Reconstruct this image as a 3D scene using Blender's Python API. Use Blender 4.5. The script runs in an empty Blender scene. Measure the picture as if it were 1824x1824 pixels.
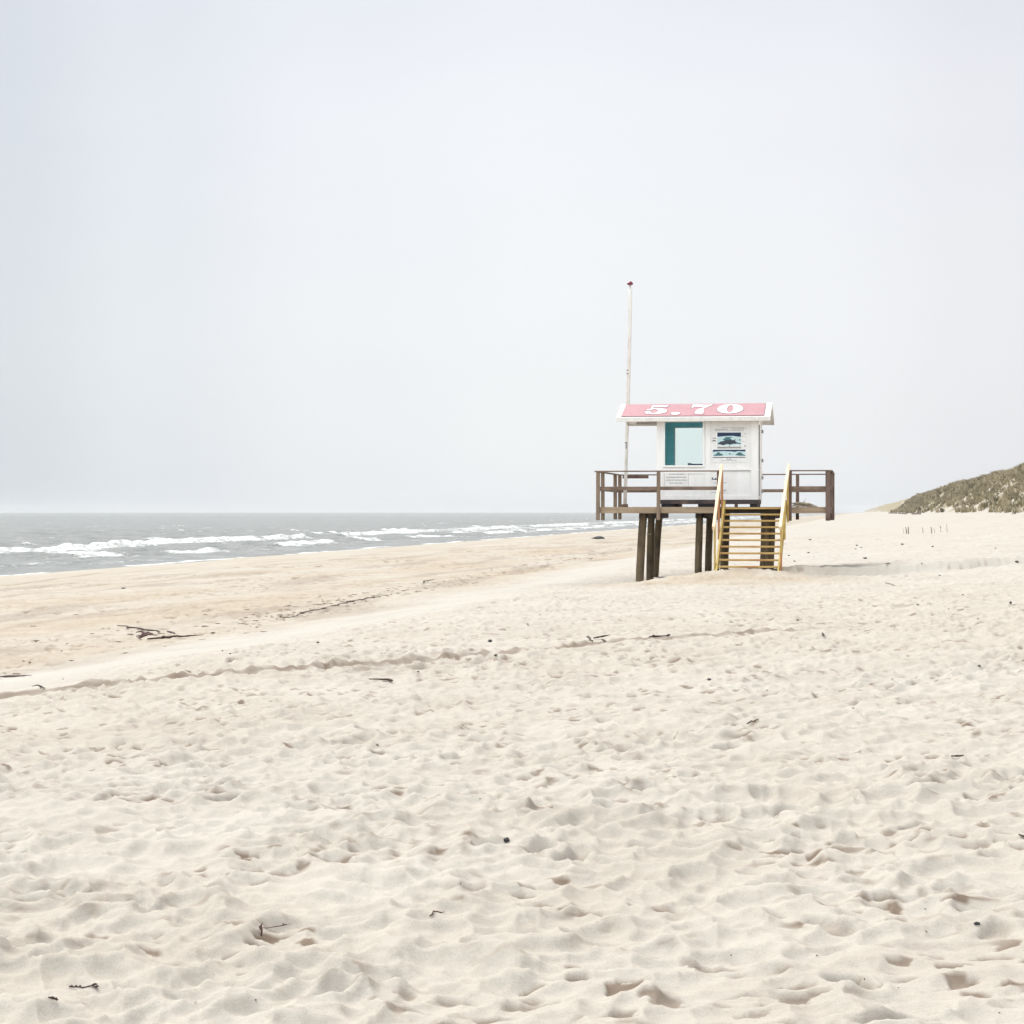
import bpy, bmesh, math, random
import numpy as np
from mathutils import Vector, Matrix, noise as mnoise

random.seed(7)
rng = np.random.default_rng(7)
C = bpy.context.scene
COL = C.collection
R = math.radians

# ------------------------------------------------------------------ camera
EYE = 4.0                 # eye height above the sea
F = 3500.0                # focal length in pixels of the 1824 px photograph
cam_d = bpy.data.cameras.new('camera')
cam = bpy.data.objects.new('camera', cam_d)
COL.objects.link(cam)
cam.location = (0, 0, EYE)
cam.rotation_euler = (R(90), 0, 0)
cam_d.sensor_width = 36.0
cam_d.lens = 36.0 * F / 1824.0
cam_d.clip_start = 0.3
cam_d.clip_end = 40000
C.camera = cam
C.render.resolution_x = 1024
C.render.resolution_y = 1024

# ------------------------------------------------------------------ light
C.view_settings.view_transform = 'Standard'
C.view_settings.look = 'None'
C.view_settings.exposure = 0.40
C.view_settings.gamma = 1.0
C.view_settings.use_curve_mapping = False
SUN_EL, SUN_AZ = 44.0, -30.0          # azimuth clockwise from +Y
sd = Vector((math.sin(R(SUN_AZ)) * math.cos(R(SUN_EL)), math.cos(R(SUN_AZ)) * math.cos(R(SUN_EL)), math.sin(R(SUN_EL))))
sl = bpy.data.lights.new('sun', 'SUN')
sl.energy = 1.5
sl.angle = R(14)
sl.color = (1.0, 0.965, 0.91)
so = bpy.data.objects.new('sun', sl)
COL.objects.link(so)
so.rotation_euler = sd.to_track_quat('Z', 'Y').to_euler()
so.location = (0, 0, 60)

W = bpy.data.worlds.new('World')
C.world = W
W.use_nodes = True
nt = W.node_tree
nt.nodes.clear()


def N(t, typ, **kw):
    n = t.nodes.new(typ)
    for k, v in kw.items():
        if k.startswith('i_'):
            key = k[2:]
            key = int(key) if key.isdigit() else key.replace('_', ' ')
            n.inputs[key].default_value = v
        else:
            setattr(n, k, v)
    return n


def L(t, a, ao, b, bi):
    t.links.new(a.outputs[ao], b.inputs[bi])


def ramp(t, stops, interp='LINEAR'):
    r = t.nodes.new('ShaderNodeValToRGB')
    r.color_ramp.interpolation = interp
    e = r.color_ramp.elements
    while len(e) < len(stops):
        e.new(0.5)
    for el, (p, c) in zip(e, stops):
        el.position = p
        el.color = (*c, 1) if len(c) == 3 else c
    return r


tc = N(nt, 'ShaderNodeTexCoord')
sep = N(nt, 'ShaderNodeSeparateXYZ')
L(nt, tc, 'Generated', sep, 0)
# overcast luminance: dimmer towards the horizon, brightest overhead
rz = ramp(nt, [(0.0, (.318, .326, .331)), (.035, (.325, .333, .338)), (.10, (.327, .335, .342)), (.14, (.323, .331, .341)), (.19, (.316, .324, .338)), (.26, (.300, .309, .328)),
               (.42, (.31, .32, .335)), (.7, (.38, .39, .40)), (1.0, (.42, .425, .43))], 'EASE')
L(nt, sep, 'Z', rz, 0)
mr = N(nt, 'ShaderNodeMapRange')
mr.inputs[1].default_value = -0.32
mr.inputs[2].default_value = 0.32
L(nt, sep, 'X', mr, 0)
rx = ramp(nt, [(0.0, (.70, .755, .79)), (.11, (.765, .80, .83)), (.22, (.87, .89, .915)), (.36, (.96, .965, .975)), (.52, (1.0, 1.0, 1.0)), (.74, (.985, .98, .985)), (.86, (.93, .922, .932)), (1.0, (.865, .86, .875))], 'EASE')
L(nt, mr, 0, rx, 0)
mul = N(nt, 'ShaderNodeMix', data_type='RGBA', blend_type='MULTIPLY')
mul.inputs[0].default_value = 1.0
nt.links.new(rz.outputs[0], mul.inputs[6])
nt.links.new(rx.outputs[0], mul.inputs[7])
cn = N(nt, 'ShaderNodeTexNoise', i_Scale=2.3, i_Detail=4.0, i_Roughness=.5)
cmap = N(nt, 'ShaderNodeMapping')
cmap.inputs['Scale'].default_value = (1, 1, 3.5)
L(nt, tc, 'Generated', cmap, 0)
L(nt, cmap, 0, cn, 'Vector')
cr = ramp(nt, [(.3, (.972, .976, .984)), (.7, (1.02, 1.018, 1.014))])
L(nt, cn, 'Fac', cr, 0)
mul2 = N(nt, 'ShaderNodeMix', data_type='RGBA', blend_type='MULTIPLY')
mul2.inputs[0].default_value = 1.0
nt.links.new(mul.outputs[2], mul2.inputs[6])
nt.links.new(cr.outputs[0], mul2.inputs[7])
bg1 = N(nt, 'ShaderNodeBackground', i_Strength=2.17)
# added out-of-frame glow around the sun direction, for stronger sand relief
dp_ = N(nt, 'ShaderNodeVectorMath', operation='DOT_PRODUCT')
L(nt, tc, 'Generated', dp_, 0)
dp_.inputs[1].default_value = tuple(sd)
mx_ = N(nt, 'ShaderNodeMath', operation='MAXIMUM', i_1=0.0)
L(nt, dp_, 'Value', mx_, 0)
pw_ = N(nt, 'ShaderNodeMath', operation='POWER', i_1=38.0)
L(nt, mx_, 0, pw_, 0)
sc_ = N(nt, 'ShaderNodeVectorMath', operation='SCALE')
sc_.inputs[0].default_value = (7.2, 6.9, 6.4)
L(nt, pw_, 0, sc_, 'Scale')
ad_ = N(nt, 'ShaderNodeMix', data_type='RGBA', blend_type='ADD')
ad_.inputs[0].default_value = 1.0
# unseen sky behind the viewer, brightened to fill the cabin front
ry = ramp(nt, [(0.0, (2.4, 2.38, 2.34)), (.28, (2.1, 2.09, 2.06)), (.56, (1.0, 1.0, 1.0)), (1.0, (1.0, 1.0, 1.0))], 'EASE')
my = N(nt, 'ShaderNodeMapRange')
my.inputs[1].default_value = -1.0
my.inputs[2].default_value = 1.0
L(nt, sep, 'Y', my, 0)
L(nt, my, 0, ry, 0)
m3 = N(nt, 'ShaderNodeMix', data_type='RGBA', blend_type='MULTIPLY')
m3.inputs[0].default_value = 1.0
nt.links.new(mul2.outputs[2], m3.inputs[6])
nt.links.new(ry.outputs[0], m3.inputs[7])
nt.links.new(m3.outputs[2], ad_.inputs[6])
nt.links.new(sc_.outputs[0], ad_.inputs[7])
nt.links.new(ad_.outputs[2], bg1.inputs[0])
sky = N(nt, 'ShaderNodeTexSky', sky_type='NISHITA', sun_disc=False, sun_elevation=R(SUN_EL), sun_rotation=R(SUN_AZ), dust_density=4.0, altitude=0)
bg2 = N(nt, 'ShaderNodeBackground', i_Strength=0.06)
L(nt, sky, 0, bg2, 0)
ms = N(nt, 'ShaderNodeMixShader', i_Fac=0.06)      # a thin share of open sky above the cloud
L(nt, bg1, 0, ms, 1)
L(nt, bg2, 0, ms, 2)
wo = N(nt, 'ShaderNodeOutputWorld')
L(nt, ms, 0, wo, 0)

# ------------------------------------------------------------------ numpy noise


def _hash(ix, iy, seed):
    h = (ix.astype(np.int64) * 374761393 + iy.astype(np.int64) * 668265263 + seed * 974711) & 0xffffffff
    h = ((h ^ (h >> 13)) * 1274126177) & 0xffffffff
    h = (h ^ (h >> 16)) & 0xffffffff
    h = (h * 2246822519) & 0xffffffff
    return (h ^ (h >> 15)) & 0xffffffff


def _rnd(ix, iy, seed):
    return _hash(ix, iy, seed) / 4294967295.0


def pn(x, y, seed=0):
    """gradient noise, about -1..1"""
    x0 = np.floor(x); y0 = np.floor(y)
    fx = x - x0; fy = y - y0
    u = fx * fx * fx * (fx * (fx * 6 - 15) + 10)
    v = fy * fy * fy * (fy * (fy * 6 - 15) + 10)

    def g(dx, dy):
        a = _rnd(x0 + dx, y0 + dy, seed) * 2 * np.pi
        return np.cos(a) * (fx - dx) + np.sin(a) * (fy - dy)
    a = g(0, 0) * (1 - u) + g(1, 0) * u
    b = g(0, 1) * (1 - u) + g(1, 1) * u
    return (a * (1 - v) + b * v) * 1.5


def fbm(x, y, seed=0, o=4, g=.5):
    r = 0; a = 1; s = 0
    for i in range(o):
        r = r + a * pn(x, y, seed + 17 * i); s += a
        a *= g; x = x * 2.03 + 11.3; y = y * 2.03 - 7.7
    return r / s


def cells(x, y, seed=0, jit=.85):
    """squared distance to nearest random point, and a random value of it"""
    ix = np.floor(x); iy = np.floor(y)
    best = np.full(x.shape, 9.0); rv = np.zeros(x.shape)
    for dx in (-1, 0, 1):
        for dy in (-1, 0, 1):
            cx = ix + dx; cy = iy + dy
            px = cx + .5 + jit * (_rnd(cx, cy, seed) - .5)
            py = cy + .5 + jit * (_rnd(cx, cy, seed + 5) - .5)
            d = (px - x) ** 2 + (py - y) ** 2
            # deep and shallow bowls meet without a step
            k = _rnd(cx, cy, seed + 9)
            best = np.minimum(best, d * (.55 + 1.1 * k) + .16 * _rnd(cx, cy, seed + 13))
    return np.minimum(best, .60 + .2 * (best - .60)), rv


def sstep(a, b, x):
    t = np.clip((x - a) / (b - a), 0, 1)
    return t * t * (3 - 2 * t)


# ------------------------------------------------------------------ the lie of the land
TH = R(10.0)              # coast runs 10 degrees right of the view
CT, ST = math.cos(TH), math.sin(TH)


def st(x, y):
    return -x * CT + y * ST, x * ST + y * CT       # seaward distance, distance along the coast


_ps = np.array([-400, -60, -30, -19, -14, -9, -4, 0, 4, 7.2, 8.6, 10.5, 13, 20, 30, 42, 50, 54, 62, 80, 400])
_pz = np.array([1.5, .3, .1, -.12, -.55, -1.0, -1.36, -1.62, -1.76, -1.84, -2.02, -2.32, -2.52, -2.78, -3.05, -3.45, -3.82, -4.12, -4.6, -5.5, -9])
_ts = np.arange(-400, 400, .1)
_tz = np.interp(_ts, _ps, _pz)
_k = np.exp(-.5 * (np.arange(-30, 31) * .1 / .7) ** 2); _k /= _k.sum()
_tz = np.convolve(np.pad(_tz, 30, mode='edge'), _k, mode='valid')

HUT0 = Vector((2.39, 55.5, 0))    # front left corner of the deck
UD = Vector((CT, -ST, 0)); VD = Vector((ST, CT, 0))


def uv(x, y):
    dx = x - HUT0.x; dy = y - HUT0.y
    return dx * CT - dy * ST, dx * ST + dy * CT


TRACK = None


def seg_dist(x, y, pts):
    best = np.full(x.shape, 1e9)
    for (ax, ay), (bx, by) in zip(pts[:-1], pts[1:]):
        dx, dy = bx - ax, by - ay
        t = np.clip(((x - ax) * dx + (y - ay) * dy) / (dx * dx + dy * dy), 0, 1)
        d = np.hypot(x - ax - t * dx, y - ay - t * dy)
        best = np.minimum(best, d)
    return best


def zones(x, y):
    s, t = st(x, y)
    sw = s + .9 * pn(t / 17, s / 40, 3) + .35 * pn(t / 4.5, s / 9, 4)
    return s, t, sw


def dune(s, t):
    toe = 19 + 3.5 * pn(t / 90, t * 0, 21) + 1.6 * pn(t / 23, t * 0, 22) + .8 * pn(t / 7, t * 0, 23)
    toe = toe - 2.5 * np.exp(-((t - 640) / 60) ** 2)
    q = -s - toe
    top = 8.7 + 1.0 * pn(t / 75, t * 0, 25) + .5 * pn(t / 21, t * 0, 26)
    k = sstep(0, 17, q)
    gully = .9 * pn((t + q * .8) / 9, q / 14, 27) + .45 * pn((t + q * .8) / 3.7, q / 7, 28)
    h = top * (k * .75 + .25 * sstep(0, 9, q)) + gully * sstep(.5, 5, q) * 1.0
    h = h - 4.5 * sstep(20, 60, q)
    return np.where(q > 0, h, 0), q


def land(x, y, detail=True):
    """height relative to the eye, plus tan / moist / grass masks"""
    x = np.asarray(x, float); y = np.asarray(y, float)
    s, t, sw = zones(x, y)
    z = np.interp(sw, _ts, _tz)
    dh, q = dune(s, t)
    z = z + dh
    dist = np.hypot(x, y)
    onp = 1 - sstep(7.5, 9.5, sw)                   # 1 on the upper soft sand
    low = sstep(10.5, 14, sw)                       # 1 on the lower beach
    shore = sstep(34, 46, sw)
    z = z + .10 * pn(x / 11, y / 13, 31) * (1 - shore) * sstep(5, 14, dist) + .045 * pn(x / 3.6, y / 4.1, 32) * (1 - .8 * shore)
    # mound the stairs stand on, and the scooped lip to their right
    u, v = uv(x, y)
    z = z + .23 * np.exp(-((u - 4.3) / 1.9) ** 2 - ((v + 2.9) / 2.4) ** 2)
    z = z - .38 * np.exp(-((u - 0.5) / 2.0) ** 2 - ((v - .6) / 4.6) ** 2)
    lipv = -2.6 + .5 * pn(u / 5, u * 0, 41) + .10 * (u - 5)
    wl = sstep(4.8, 5.8, u) * (1 - sstep(10, 17, u))
    z = z + wl * (.17 * sstep(-.30, .22, v - lipv) * np.exp(-np.clip(v - lipv, 0, 99) / 4) - .09 * np.exp(-np.clip(lipv - v, 0, 99) / 1.4) * (1 - sstep(-.3, .22, v - lipv)))
    tan = low * (1 - .25 * sstep(18, 40, sw)) * (.72 + .55 * pn(s / 5, t / 18, 51)) + .5 * (1 - sstep(8, 10.5, sw)) * np.clip(pn(x / 14, y / 17, 52), 0, 1) * .35
    tan = tan + 1.3 * np.exp(-((u - 3.4) / 3.4) ** 2 - ((v + 5.0) / 3.4) ** 2) * (1 - sstep(-1, .5, v)) * (.7 + .5 * pn(x / .7, y / 1.3, 54))
    tan = tan + .20 * onp * (1 - .5 * sstep(25, 60, dist)) * (1 + .5 * pn(x / 5, y / 6, 53))
    moist_shade = np.zeros(x.shape)
    grass = np.where(q > 1, sstep(-.16, .16, fbm((t + q * 1.6) / 8, q / 16, 61, 3) * 1.3 + .045 * q - .14 + .35 * sstep(450, 800, t) - .26 * (1 - sstep(0, 5, q))), 0)
    if not detail:
        return z, tan, moist_shade, grass
    # ---- trampled sand: bowls with sharp ridges between them
    amp = onp * (.9 + .35 * pn(x / 2.6, y / 3.1, 71)) + (1 - onp) * (1 - low) * .25 + low * (1 - shore) * .8 + shore * .06
    amp = amp * np.where(q > 0, .3, 1)
    near = 1 - sstep(90, 200, dist)
    amp = amp * near
    wx = x + .12 * pn(x / .8, y / .8, 72) + .03 * pn(x / .25, y / .25, 74)
    wy = y + .12 * pn(x / .8, y / .8, 73) + .03 * pn(x / .25, y / .25, 75)
    d1, r1 = cells(wx / .21, wy / .22, 81)
    d2, r2 = cells(wx / .115 + 3.1, wy / .12, 82)
    d3, r3 = cells(wx / .66 + .7, wy / .7, 83)
    z = z + amp * (.104 * (d1 - .25) * (1 - .35 * sstep(40, 80, dist)) + .036 * (d2 - .25) * (1 - sstep(22, 45, dist)) + .046 * (d3 - .25))
    z = z + amp * .009 * fbm(x / .17, y / .17, 91, 2) * (1 - sstep(14, 30, dist))
    # ---- fresh footprints and kicked-up crumbs
    fresh = sstep(.22, .50, pn(x / 1.5, y / 1.3, 101) + .30 * pn(x / .45, y / .45, 102)) * onp * near
    rid = 1 - np.abs(pn(x / .21, y / .19, 103)) * 2.0
    z = z + fresh * amp * .030 * rid * (1 - sstep(22, 45, dist))
    crumb = sstep(.28, .52, pn(x / .15, y / .07, 106) + .25 * pn(x / .3, y / .3, 107)) * sstep(-.12, .28, pn(x / 1.1, y / .9, 108) + .35 * pn(x / .4, y / .35, 109)) * onp * (1 - sstep(28, 50, dist))
    z = z - .014 * crumb
    # footprints: sparse elongated steep dents
    a = 1.3
    fx, fy = x / .62 + 9.3, y / .75
    ix, iy = np.floor(fx), np.floor(fy)
    dent = np.zeros(x.shape)
    for dx in (-1, 0, 1):
        for dy in (-1, 0, 1):
            cx, cy = ix + dx, iy + dy
            on = _rnd(cx, cy, 113) < .34
            px = (cx + .2 + .6 * _rnd(cx, cy, 111)) * .62 - 9.3 * .62
            py = (cy + .2 + .6 * _rnd(cx, cy, 112)) * .75
            an = _rnd(cx, cy, 114) * 3.14
            ex = (x - px) * np.cos(an) + (y - py) * np.sin(an)
            ey = -(x - px) * np.sin(an) + (y - py) * np.cos(an)
            e = np.sqrt((ex / .15) ** 2 + (ey / .065) ** 2) + .30 * pn(x / .16, y / .16, 115)
            dd = np.where(on, -(1 - sstep(.55, 1.1, e)) + .35 * np.exp(-((e - 1.35) / .3) ** 2), 0)
            dent = dent + dd * (.5 + _rnd(cx, cy, 116))
    dk = sstep(-.15, .35, pn(x / 2.1, y / 1.9, 117))
    z = z + .034 * dent * dk * near * (onp + .8 * low * (1 - shore))
    moist_shade = np.clip(-dent, 0, 1) * dk * near * onp * .55 + .5 * fresh * np.clip(pn(x / .09, y / .07, 105) * 1.6 - .25, 0, 1) + 1.15 * crumb * (.75 + .5 * pn(x / .5, y / .5, 118))
    # lower beach: crisp small footmarks, their shadows painted in as darker colour
    lm = low * (1 - sstep(30, 40, sw)) * (1 - sstep(150, 260, dist))
    pit = sstep(.15, .36, pn(x / .42, y / .62, 121)) * sstep(-.25, .3, pn(x / 6, y / 9, 122))
    z = z - .06 * pit * lm
    tan = tan + .4 * pit * lm
    moist_shade = np.maximum(moist_shade, .75 * pit * lm * sstep(-.4, .2, pn(x / .9, y / 2, 123)))
    moist_shade = np.maximum(moist_shade, .34 * low * (1 - shore) * sstep(.1, .5, pn(s / 2.2, t / 14, 124) + .3 * pn(s / .7, t / 3, 125)))
    # long wheel marks near the water
    if TRACK is not None:
        tx = [p[0] for p in TRACK[0][0]] + [p[0] for p in TRACK[1][0][1:]]
        ty = [p[1] for p in TRACK[0][0]] + [p[1] for p in TRACK[1][0][1:]]
        sg = y - np.interp(x, tx, ty) + .07 * pn(x / 1.3, y / 1.3, 131) + .05 * pn(x / .3, y / .3, 133)
        inx = sstep(tx[0] - 2, tx[0], x) * (1 - sstep(tx[-1] - 3, tx[-1], x))
        am = np.interp(x, [tx[0], 0, tx[-1]], [.065, .03, .02]) * inx
        z = z + am * (.2 + sstep(-.26, .06, sg)) * np.exp(-np.clip(sg, 0, 99) / 1.6) * (sg > -3) * sstep(-.9, -.2, sg)
        moist_shade = np.maximum(moist_shade, inx * np.interp(x, [tx[0], 0, tx[-1]], [1.0, .95, .8]) * sstep(-.30, -.18, sg) * (1 - sstep(-.04, .06, sg)) * (.75 + .4 * pn(x / .35, y / .35, 132)))  # shade of the slope facing the viewer, painted as a dark band
        for pts, wd, dp in TRACK[2:]:
            d = seg_dist(x, y, pts) + .05 * pn(x / 1.2, y / 1.2, 134)
            g = np.exp(-(d / wd) ** 2)
            z = z - dp * g * (.7 + .5 * pn(x / .45, y / .45, 135))
            moist_shade = np.maximum(moist_shade, .6 * g)
    return z, tan, moist_shade, grass


def ground(x, y, detail=True):
    return float(land(np.array([x]), np.array([y]), detail)[0][0]) + EYE


def at(px, py, detail=True):
    """the point of the ground that lies in the direction of a photo pixel"""
    rx, rz = (px - 912) / F, (912 - py) / F
    ys = np.concatenate([np.arange(4, 120, .1), np.geomspace(120, 4000, 2500)])
    for k in (0, 1):
        z = land(ys * rx, ys, bool(k))[0]
        hit = np.nonzero(ys * rz < z)[0]
        y = ys[hit[0]] if len(hit) else 3500.
        if not detail or y > 300:
            break
        ys = np.linspace(y * .82, y * 1.25, 900)
    return Vector((y * rx, y, y * rz + EYE))


def line(pxs):
    return [tuple(at(*p, detail=False)[:2]) for p in pxs]


TRACK = [
    (line([(-300, 1290), (0, 1247), (220, 1222), (450, 1199), (640, 1186), (900, 1166)]), .24, .11),
    (line([(900, 1166), (1080, 1146), (1270, 1133), (1500, 1118), (1640, 1108)]), .2, .06),
    (line([(640, 1192), (900, 1178), (1110, 1160)]), .14, .05),
    (line([(-200, 1060), (0, 1044), (180, 1020)]), .22, .05),
    (line([(60, 1048), (130, 1038)]), .22, .05),
]

# ------------------------------------------------------------------ materials


def mat(name):
    m = bpy.data.materials.new(name)
    m.use_nodes = True
    t = m.node_tree
    b = t.nodes['Principled BSDF']
    return m, t, b


def sand_mat():
    m, t, b = mat('sand')
    at_ = N(t, 'ShaderNodeAttribute', attribute_name='masks')
    sp = N(t, 'ShaderNodeSeparateColor')
    L(t, at_, 'Color', sp, 0)
    geo = N(t, 'ShaderNodeNewGeometry')
    n1 = N(t, 'ShaderNodeTexNoise', i_Scale=.8, i_Detail=5.0, i_Roughness=.6)
    n2 = N(t, 'ShaderNodeTexNoise', i_Scale=140.0, i_Detail=2.0, i_Roughness=.6)
    n3 = N(t, 'ShaderNodeTexNoise', i_Scale=18.0, i_Detail=5.0, i_Roughness=.65)
    for n in (n1, n2, n3):
        L(t, geo, 'Position', n, 'Vector')
    dry = ramp(t, [(.3, (.378, .349, .311)), (.7, (.430, .402, .364))])
    L(t, n1, 'Fac', dry, 0)
    tan = ramp(t, [(.3, (.320, .266, .200)), (.7, (.395, .346, .280))])
    L(t, n1, 'Fac', tan, 0)

    def mix(a, ao, bb, bo, fac, fo, kind='MIX'):
        k = N(t, 'ShaderNodeMix', data_type='RGBA', blend_type=kind)
        if fac is None:
            k.inputs[0].default_value = fo
        else:
            t.links.new(fac.outputs[fo], k.inputs[0])
        t.links.new(a.outputs[ao], k.inputs[6])
        if isinstance(bb, tuple):
            k.inputs[7].default_value = (*bb, 1)
        else:
            t.links.new(bb.outputs[bo], k.inputs[7])
        return k
    c = mix(dry, 0, tan, 0, sp, 'Red')
    c = mix(c, 2, (.17, .130, .098), None, sp, 'Green')  # damp sand, and the painted shade of footmarks and track edge
    # dune turf colour
    gr = ramp(t, [(.35, (.21, .18, .115)), (.65, (.33, .28, .19))])
    n4 = N(t, 'ShaderNodeTexNoise', i_Scale=.55, i_Detail=6.0, i_Roughness=.7)
    L(t, geo, 'Position', n4, 'Vector')
    L(t, n4, 'Fac', gr, 0)
    c = mix(c, 2, gr, 0, sp, 'Blue')
    spk = ramp(t, [(.3, (.86, .85, .84)), (.5, (1, 1, 1)), (.75, (1.05, 1.05, 1.05))])
    L(t, n2, 'Fac', spk, 0)
    c = mix(c, 2, spk, 0, None, .8, 'MULTIPLY')
    sp3 = ramp(t, [(.25, (.9, .89, .87)), (.5, (1, 1, 1)), (.8, (1.03, 1.03, 1.03))])
    L(t, n3, 'Fac', sp3, 0)
    c = mix(c, 2, sp3, 0, None, .9, 'MULTIPLY')
    t.links.new(c.outputs[2], b.inputs['Base Color'])
    b.inputs['Roughness'].default_value = .95
    b.inputs['Specular IOR Level'].default_value = .15
    bm1 = N(t, 'ShaderNodeBump', i_Strength=.5, i_Distance=.012)
    L(t, n3, 'Fac', bm1, 'Height')
    bm2 = N(t, 'ShaderNodeBump', i_Strength=.4, i_Distance=.0025)
    L(t, n2, 'Fac', bm2, 'Height')
    L(t, bm1, 0, bm2, 'Normal')
    L(t, bm2, 0, b, 'Normal')
    return m


def sea_mat():
    m, t, b = mat('sea_water')
    at_ = N(t, 'ShaderNodeAttribute', attribute_name='masks')
    sp = N(t, 'ShaderNodeSeparateColor')
    L(t, at_, 'Color', sp, 0)
    geo = N(t, 'ShaderNodeNewGeometry')
    mp = N(t, 'ShaderNodeMapping')
    mp.inputs['Rotation'].default_value = (0, 0, TH)
    mp.inputs['Scale'].default_value = (1.0, .35, 1)
    L(t, geo, 'Position', mp, 0)
    n1 = N(t, 'ShaderNodeTexNoise', i_Scale=1.6, i_Detail=6.0, i_Roughness=.65)
    n2 = N(t, 'ShaderNodeTexNoise', i_Scale=.35, i_Detail=4.0, i_Roughness=.6)
    L(t, mp, 0, n1, 'Vector')
    L(t, mp, 0, n2, 'Vector')
    wr = ramp(t, [(.35, (.072, .083, .073)), (.65, (.172, .180, .162))])
    L(t, n2, 'Fac', wr, 0)
    k = N(t, 'ShaderNodeMix', data_type='RGBA')
    # foam breaks up along its edges
    fn = N(t, 'ShaderNodeMath', operation='MULTIPLY_ADD')
    L(t, n1, 'Fac', fn, 0)
    fn.inputs[1].default_value = 1.4
    fn.inputs[2].default_value = -.7
    fa = N(t, 'ShaderNodeMath', operation='ADD')
    L(t, fn, 0, fa, 0)
    L(t, sp, 'Red', fa, 1)
    fr = N(t, 'ShaderNodeMapRange')
    fr.inputs[1].default_value = .52
    fr.inputs[2].default_value = .98
    L(t, fa, 0, fr, 0)
    L(t, fr, 0, k, 0)
    t.links.new(wr.outputs[0], k.inputs[6])
    fcr = ramp(t, [(.35, (.50, .52, .52)), (.62, (.74, .75, .75))])
    L(t, n1, 'Fac', fcr, 0)
    t.links.new(fcr.outputs[0], k.inputs[7])
    t.links.new(k.outputs[2], b.inputs['Base Color'])
    rr = N(t, 'ShaderNodeMapRange')
    rr.inputs[3].default_value = .22
    rr.inputs[4].default_value = .9
    L(t, fr, 0, rr, 0)
    L(t, rr, 0, b, 'Roughness')
    b.inputs['IOR'].default_value = 1.33
    b.inputs['Specular IOR Level'].default_value = .34
    bm = N(t, 'ShaderNodeBump', i_Strength=1.0, i_Distance=.35)
    L(t, n1, 'Fac', bm, 'Height')
    L(t, bm, 0, b, 'Normal')
    return m


def wood(name, ca, cb, axis='x', rough=.8, stain=None, gs=1.0, bump=.3):
    m, t, b = mat(name)
    tc = N(t, 'ShaderNodeTexCoord')
    mp = N(t, 'ShaderNodeMapping')
    sc = [22 * gs] * 3
    sc['xyz'.index(axis)] = 1.3 * gs
    mp.inputs['Scale'].default_value = sc
    L(t, tc, 'Object', mp, 0)
    oi = N(t, 'ShaderNodeObjectInfo')
    n = N(t, 'ShaderNodeTexNoise', noise_dimensions='4D', i_Scale=1.0, i_Detail=6.0, i_Roughness=.65)
    wm = N(t, 'ShaderNodeMath', operation='MULTIPLY', i_1=37.0)
    L(t, oi, 'Random', wm, 0)
    L(t, wm, 0, n, 'W')
    L(t, mp, 0, n, 'Vector')
    r = ramp(t, [(.28, ca), (.72, cb)])
    L(t, n, 'Fac', r, 0)
    n2 = N(t, 'ShaderNodeTexNoise', i_Scale=2.1, i_Detail=4.0)
    L(t, tc, 'Object', n2, 'Vector')
    k = N(t, 'ShaderNodeMix', data_type='RGBA', blend_type='MIX')
    mr = N(t, 'ShaderNodeMapRange')
    mr.inputs[1].default_value = .48
    mr.inputs[2].default_value = .72
    mr.inputs[4].default_value = .7
    L(t, n2, 'Fac', mr, 0)
    L(t, mr, 0, k, 0)
    t.links.new(r.outputs[0], k.inputs[6])
    st_ = stain or tuple(c * .6 for c in ca)
    k.inputs[7].default_value = (*st_, 1)
    t.links.new(k.outputs[2], b.inputs['Base Color'])
    b.inputs['Roughness'].default_value = rough
    b.inputs['Specular IOR Level'].default_value = .25
    bm = N(t, 'ShaderNodeBump', i_Strength=bump, i_Distance=.01)
    L(t, n, 'Fac', bm, 'Height')
    L(t, bm, 0, b, 'Normal')
    return m


def paint(name, c, rough=.5, dirt=.12, scale=3.0, axis=None, dirtc=None):
    m, t, b = mat(name)
    tc = N(t, 'ShaderNodeTexCoord')
    mp = N(t, 'ShaderNodeMapping')
    mp.inputs['Scale'].default_value = (scale * 2.2, scale * 2.2, scale * .5) if axis == 'z' else (scale,) * 3
    L(t, tc, 'Object', mp, 0)
    n = N(t, 'ShaderNodeTexNoise', i_Scale=1.0, i_Detail=7.0, i_Roughness=.7)
    L(t, mp, 0, n, 'Vector')
    dc = dirtc or tuple(x * (1 - dirt) for x in c)
    r = ramp(t, [(.3, dc), (.58, c)])
    L(t, n, 'Fac', r, 0)
    L(t, r, 0, b, 'Base Color')
    b.inputs['Roughness'].default_value = rough
    bm = N(t, 'ShaderNodeBump', i_Strength=.12, i_Distance=.004)
    L(t, n, 'Fac', bm, 'Height')
    L(t, bm, 0, b, 'Normal')
    return m


def flat(name, c, rough=.6):
    m, t, b = mat(name)
    n = N(t, 'ShaderNodeTexNoise', i_Scale=9.0, i_Detail=3.0)
    tc = N(t, 'ShaderNodeTexCoord')
    L(t, tc, 'Object', n, 'Vector')
    r = ramp(t, [(.3, tuple(x * .86 for x in c)), (.7, c)])
    L(t, n, 'Fac', r, 0)
    L(t, r, 0, b, 'Base Color')
    b.inputs['Roughness'].default_value = rough
    return m


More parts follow.
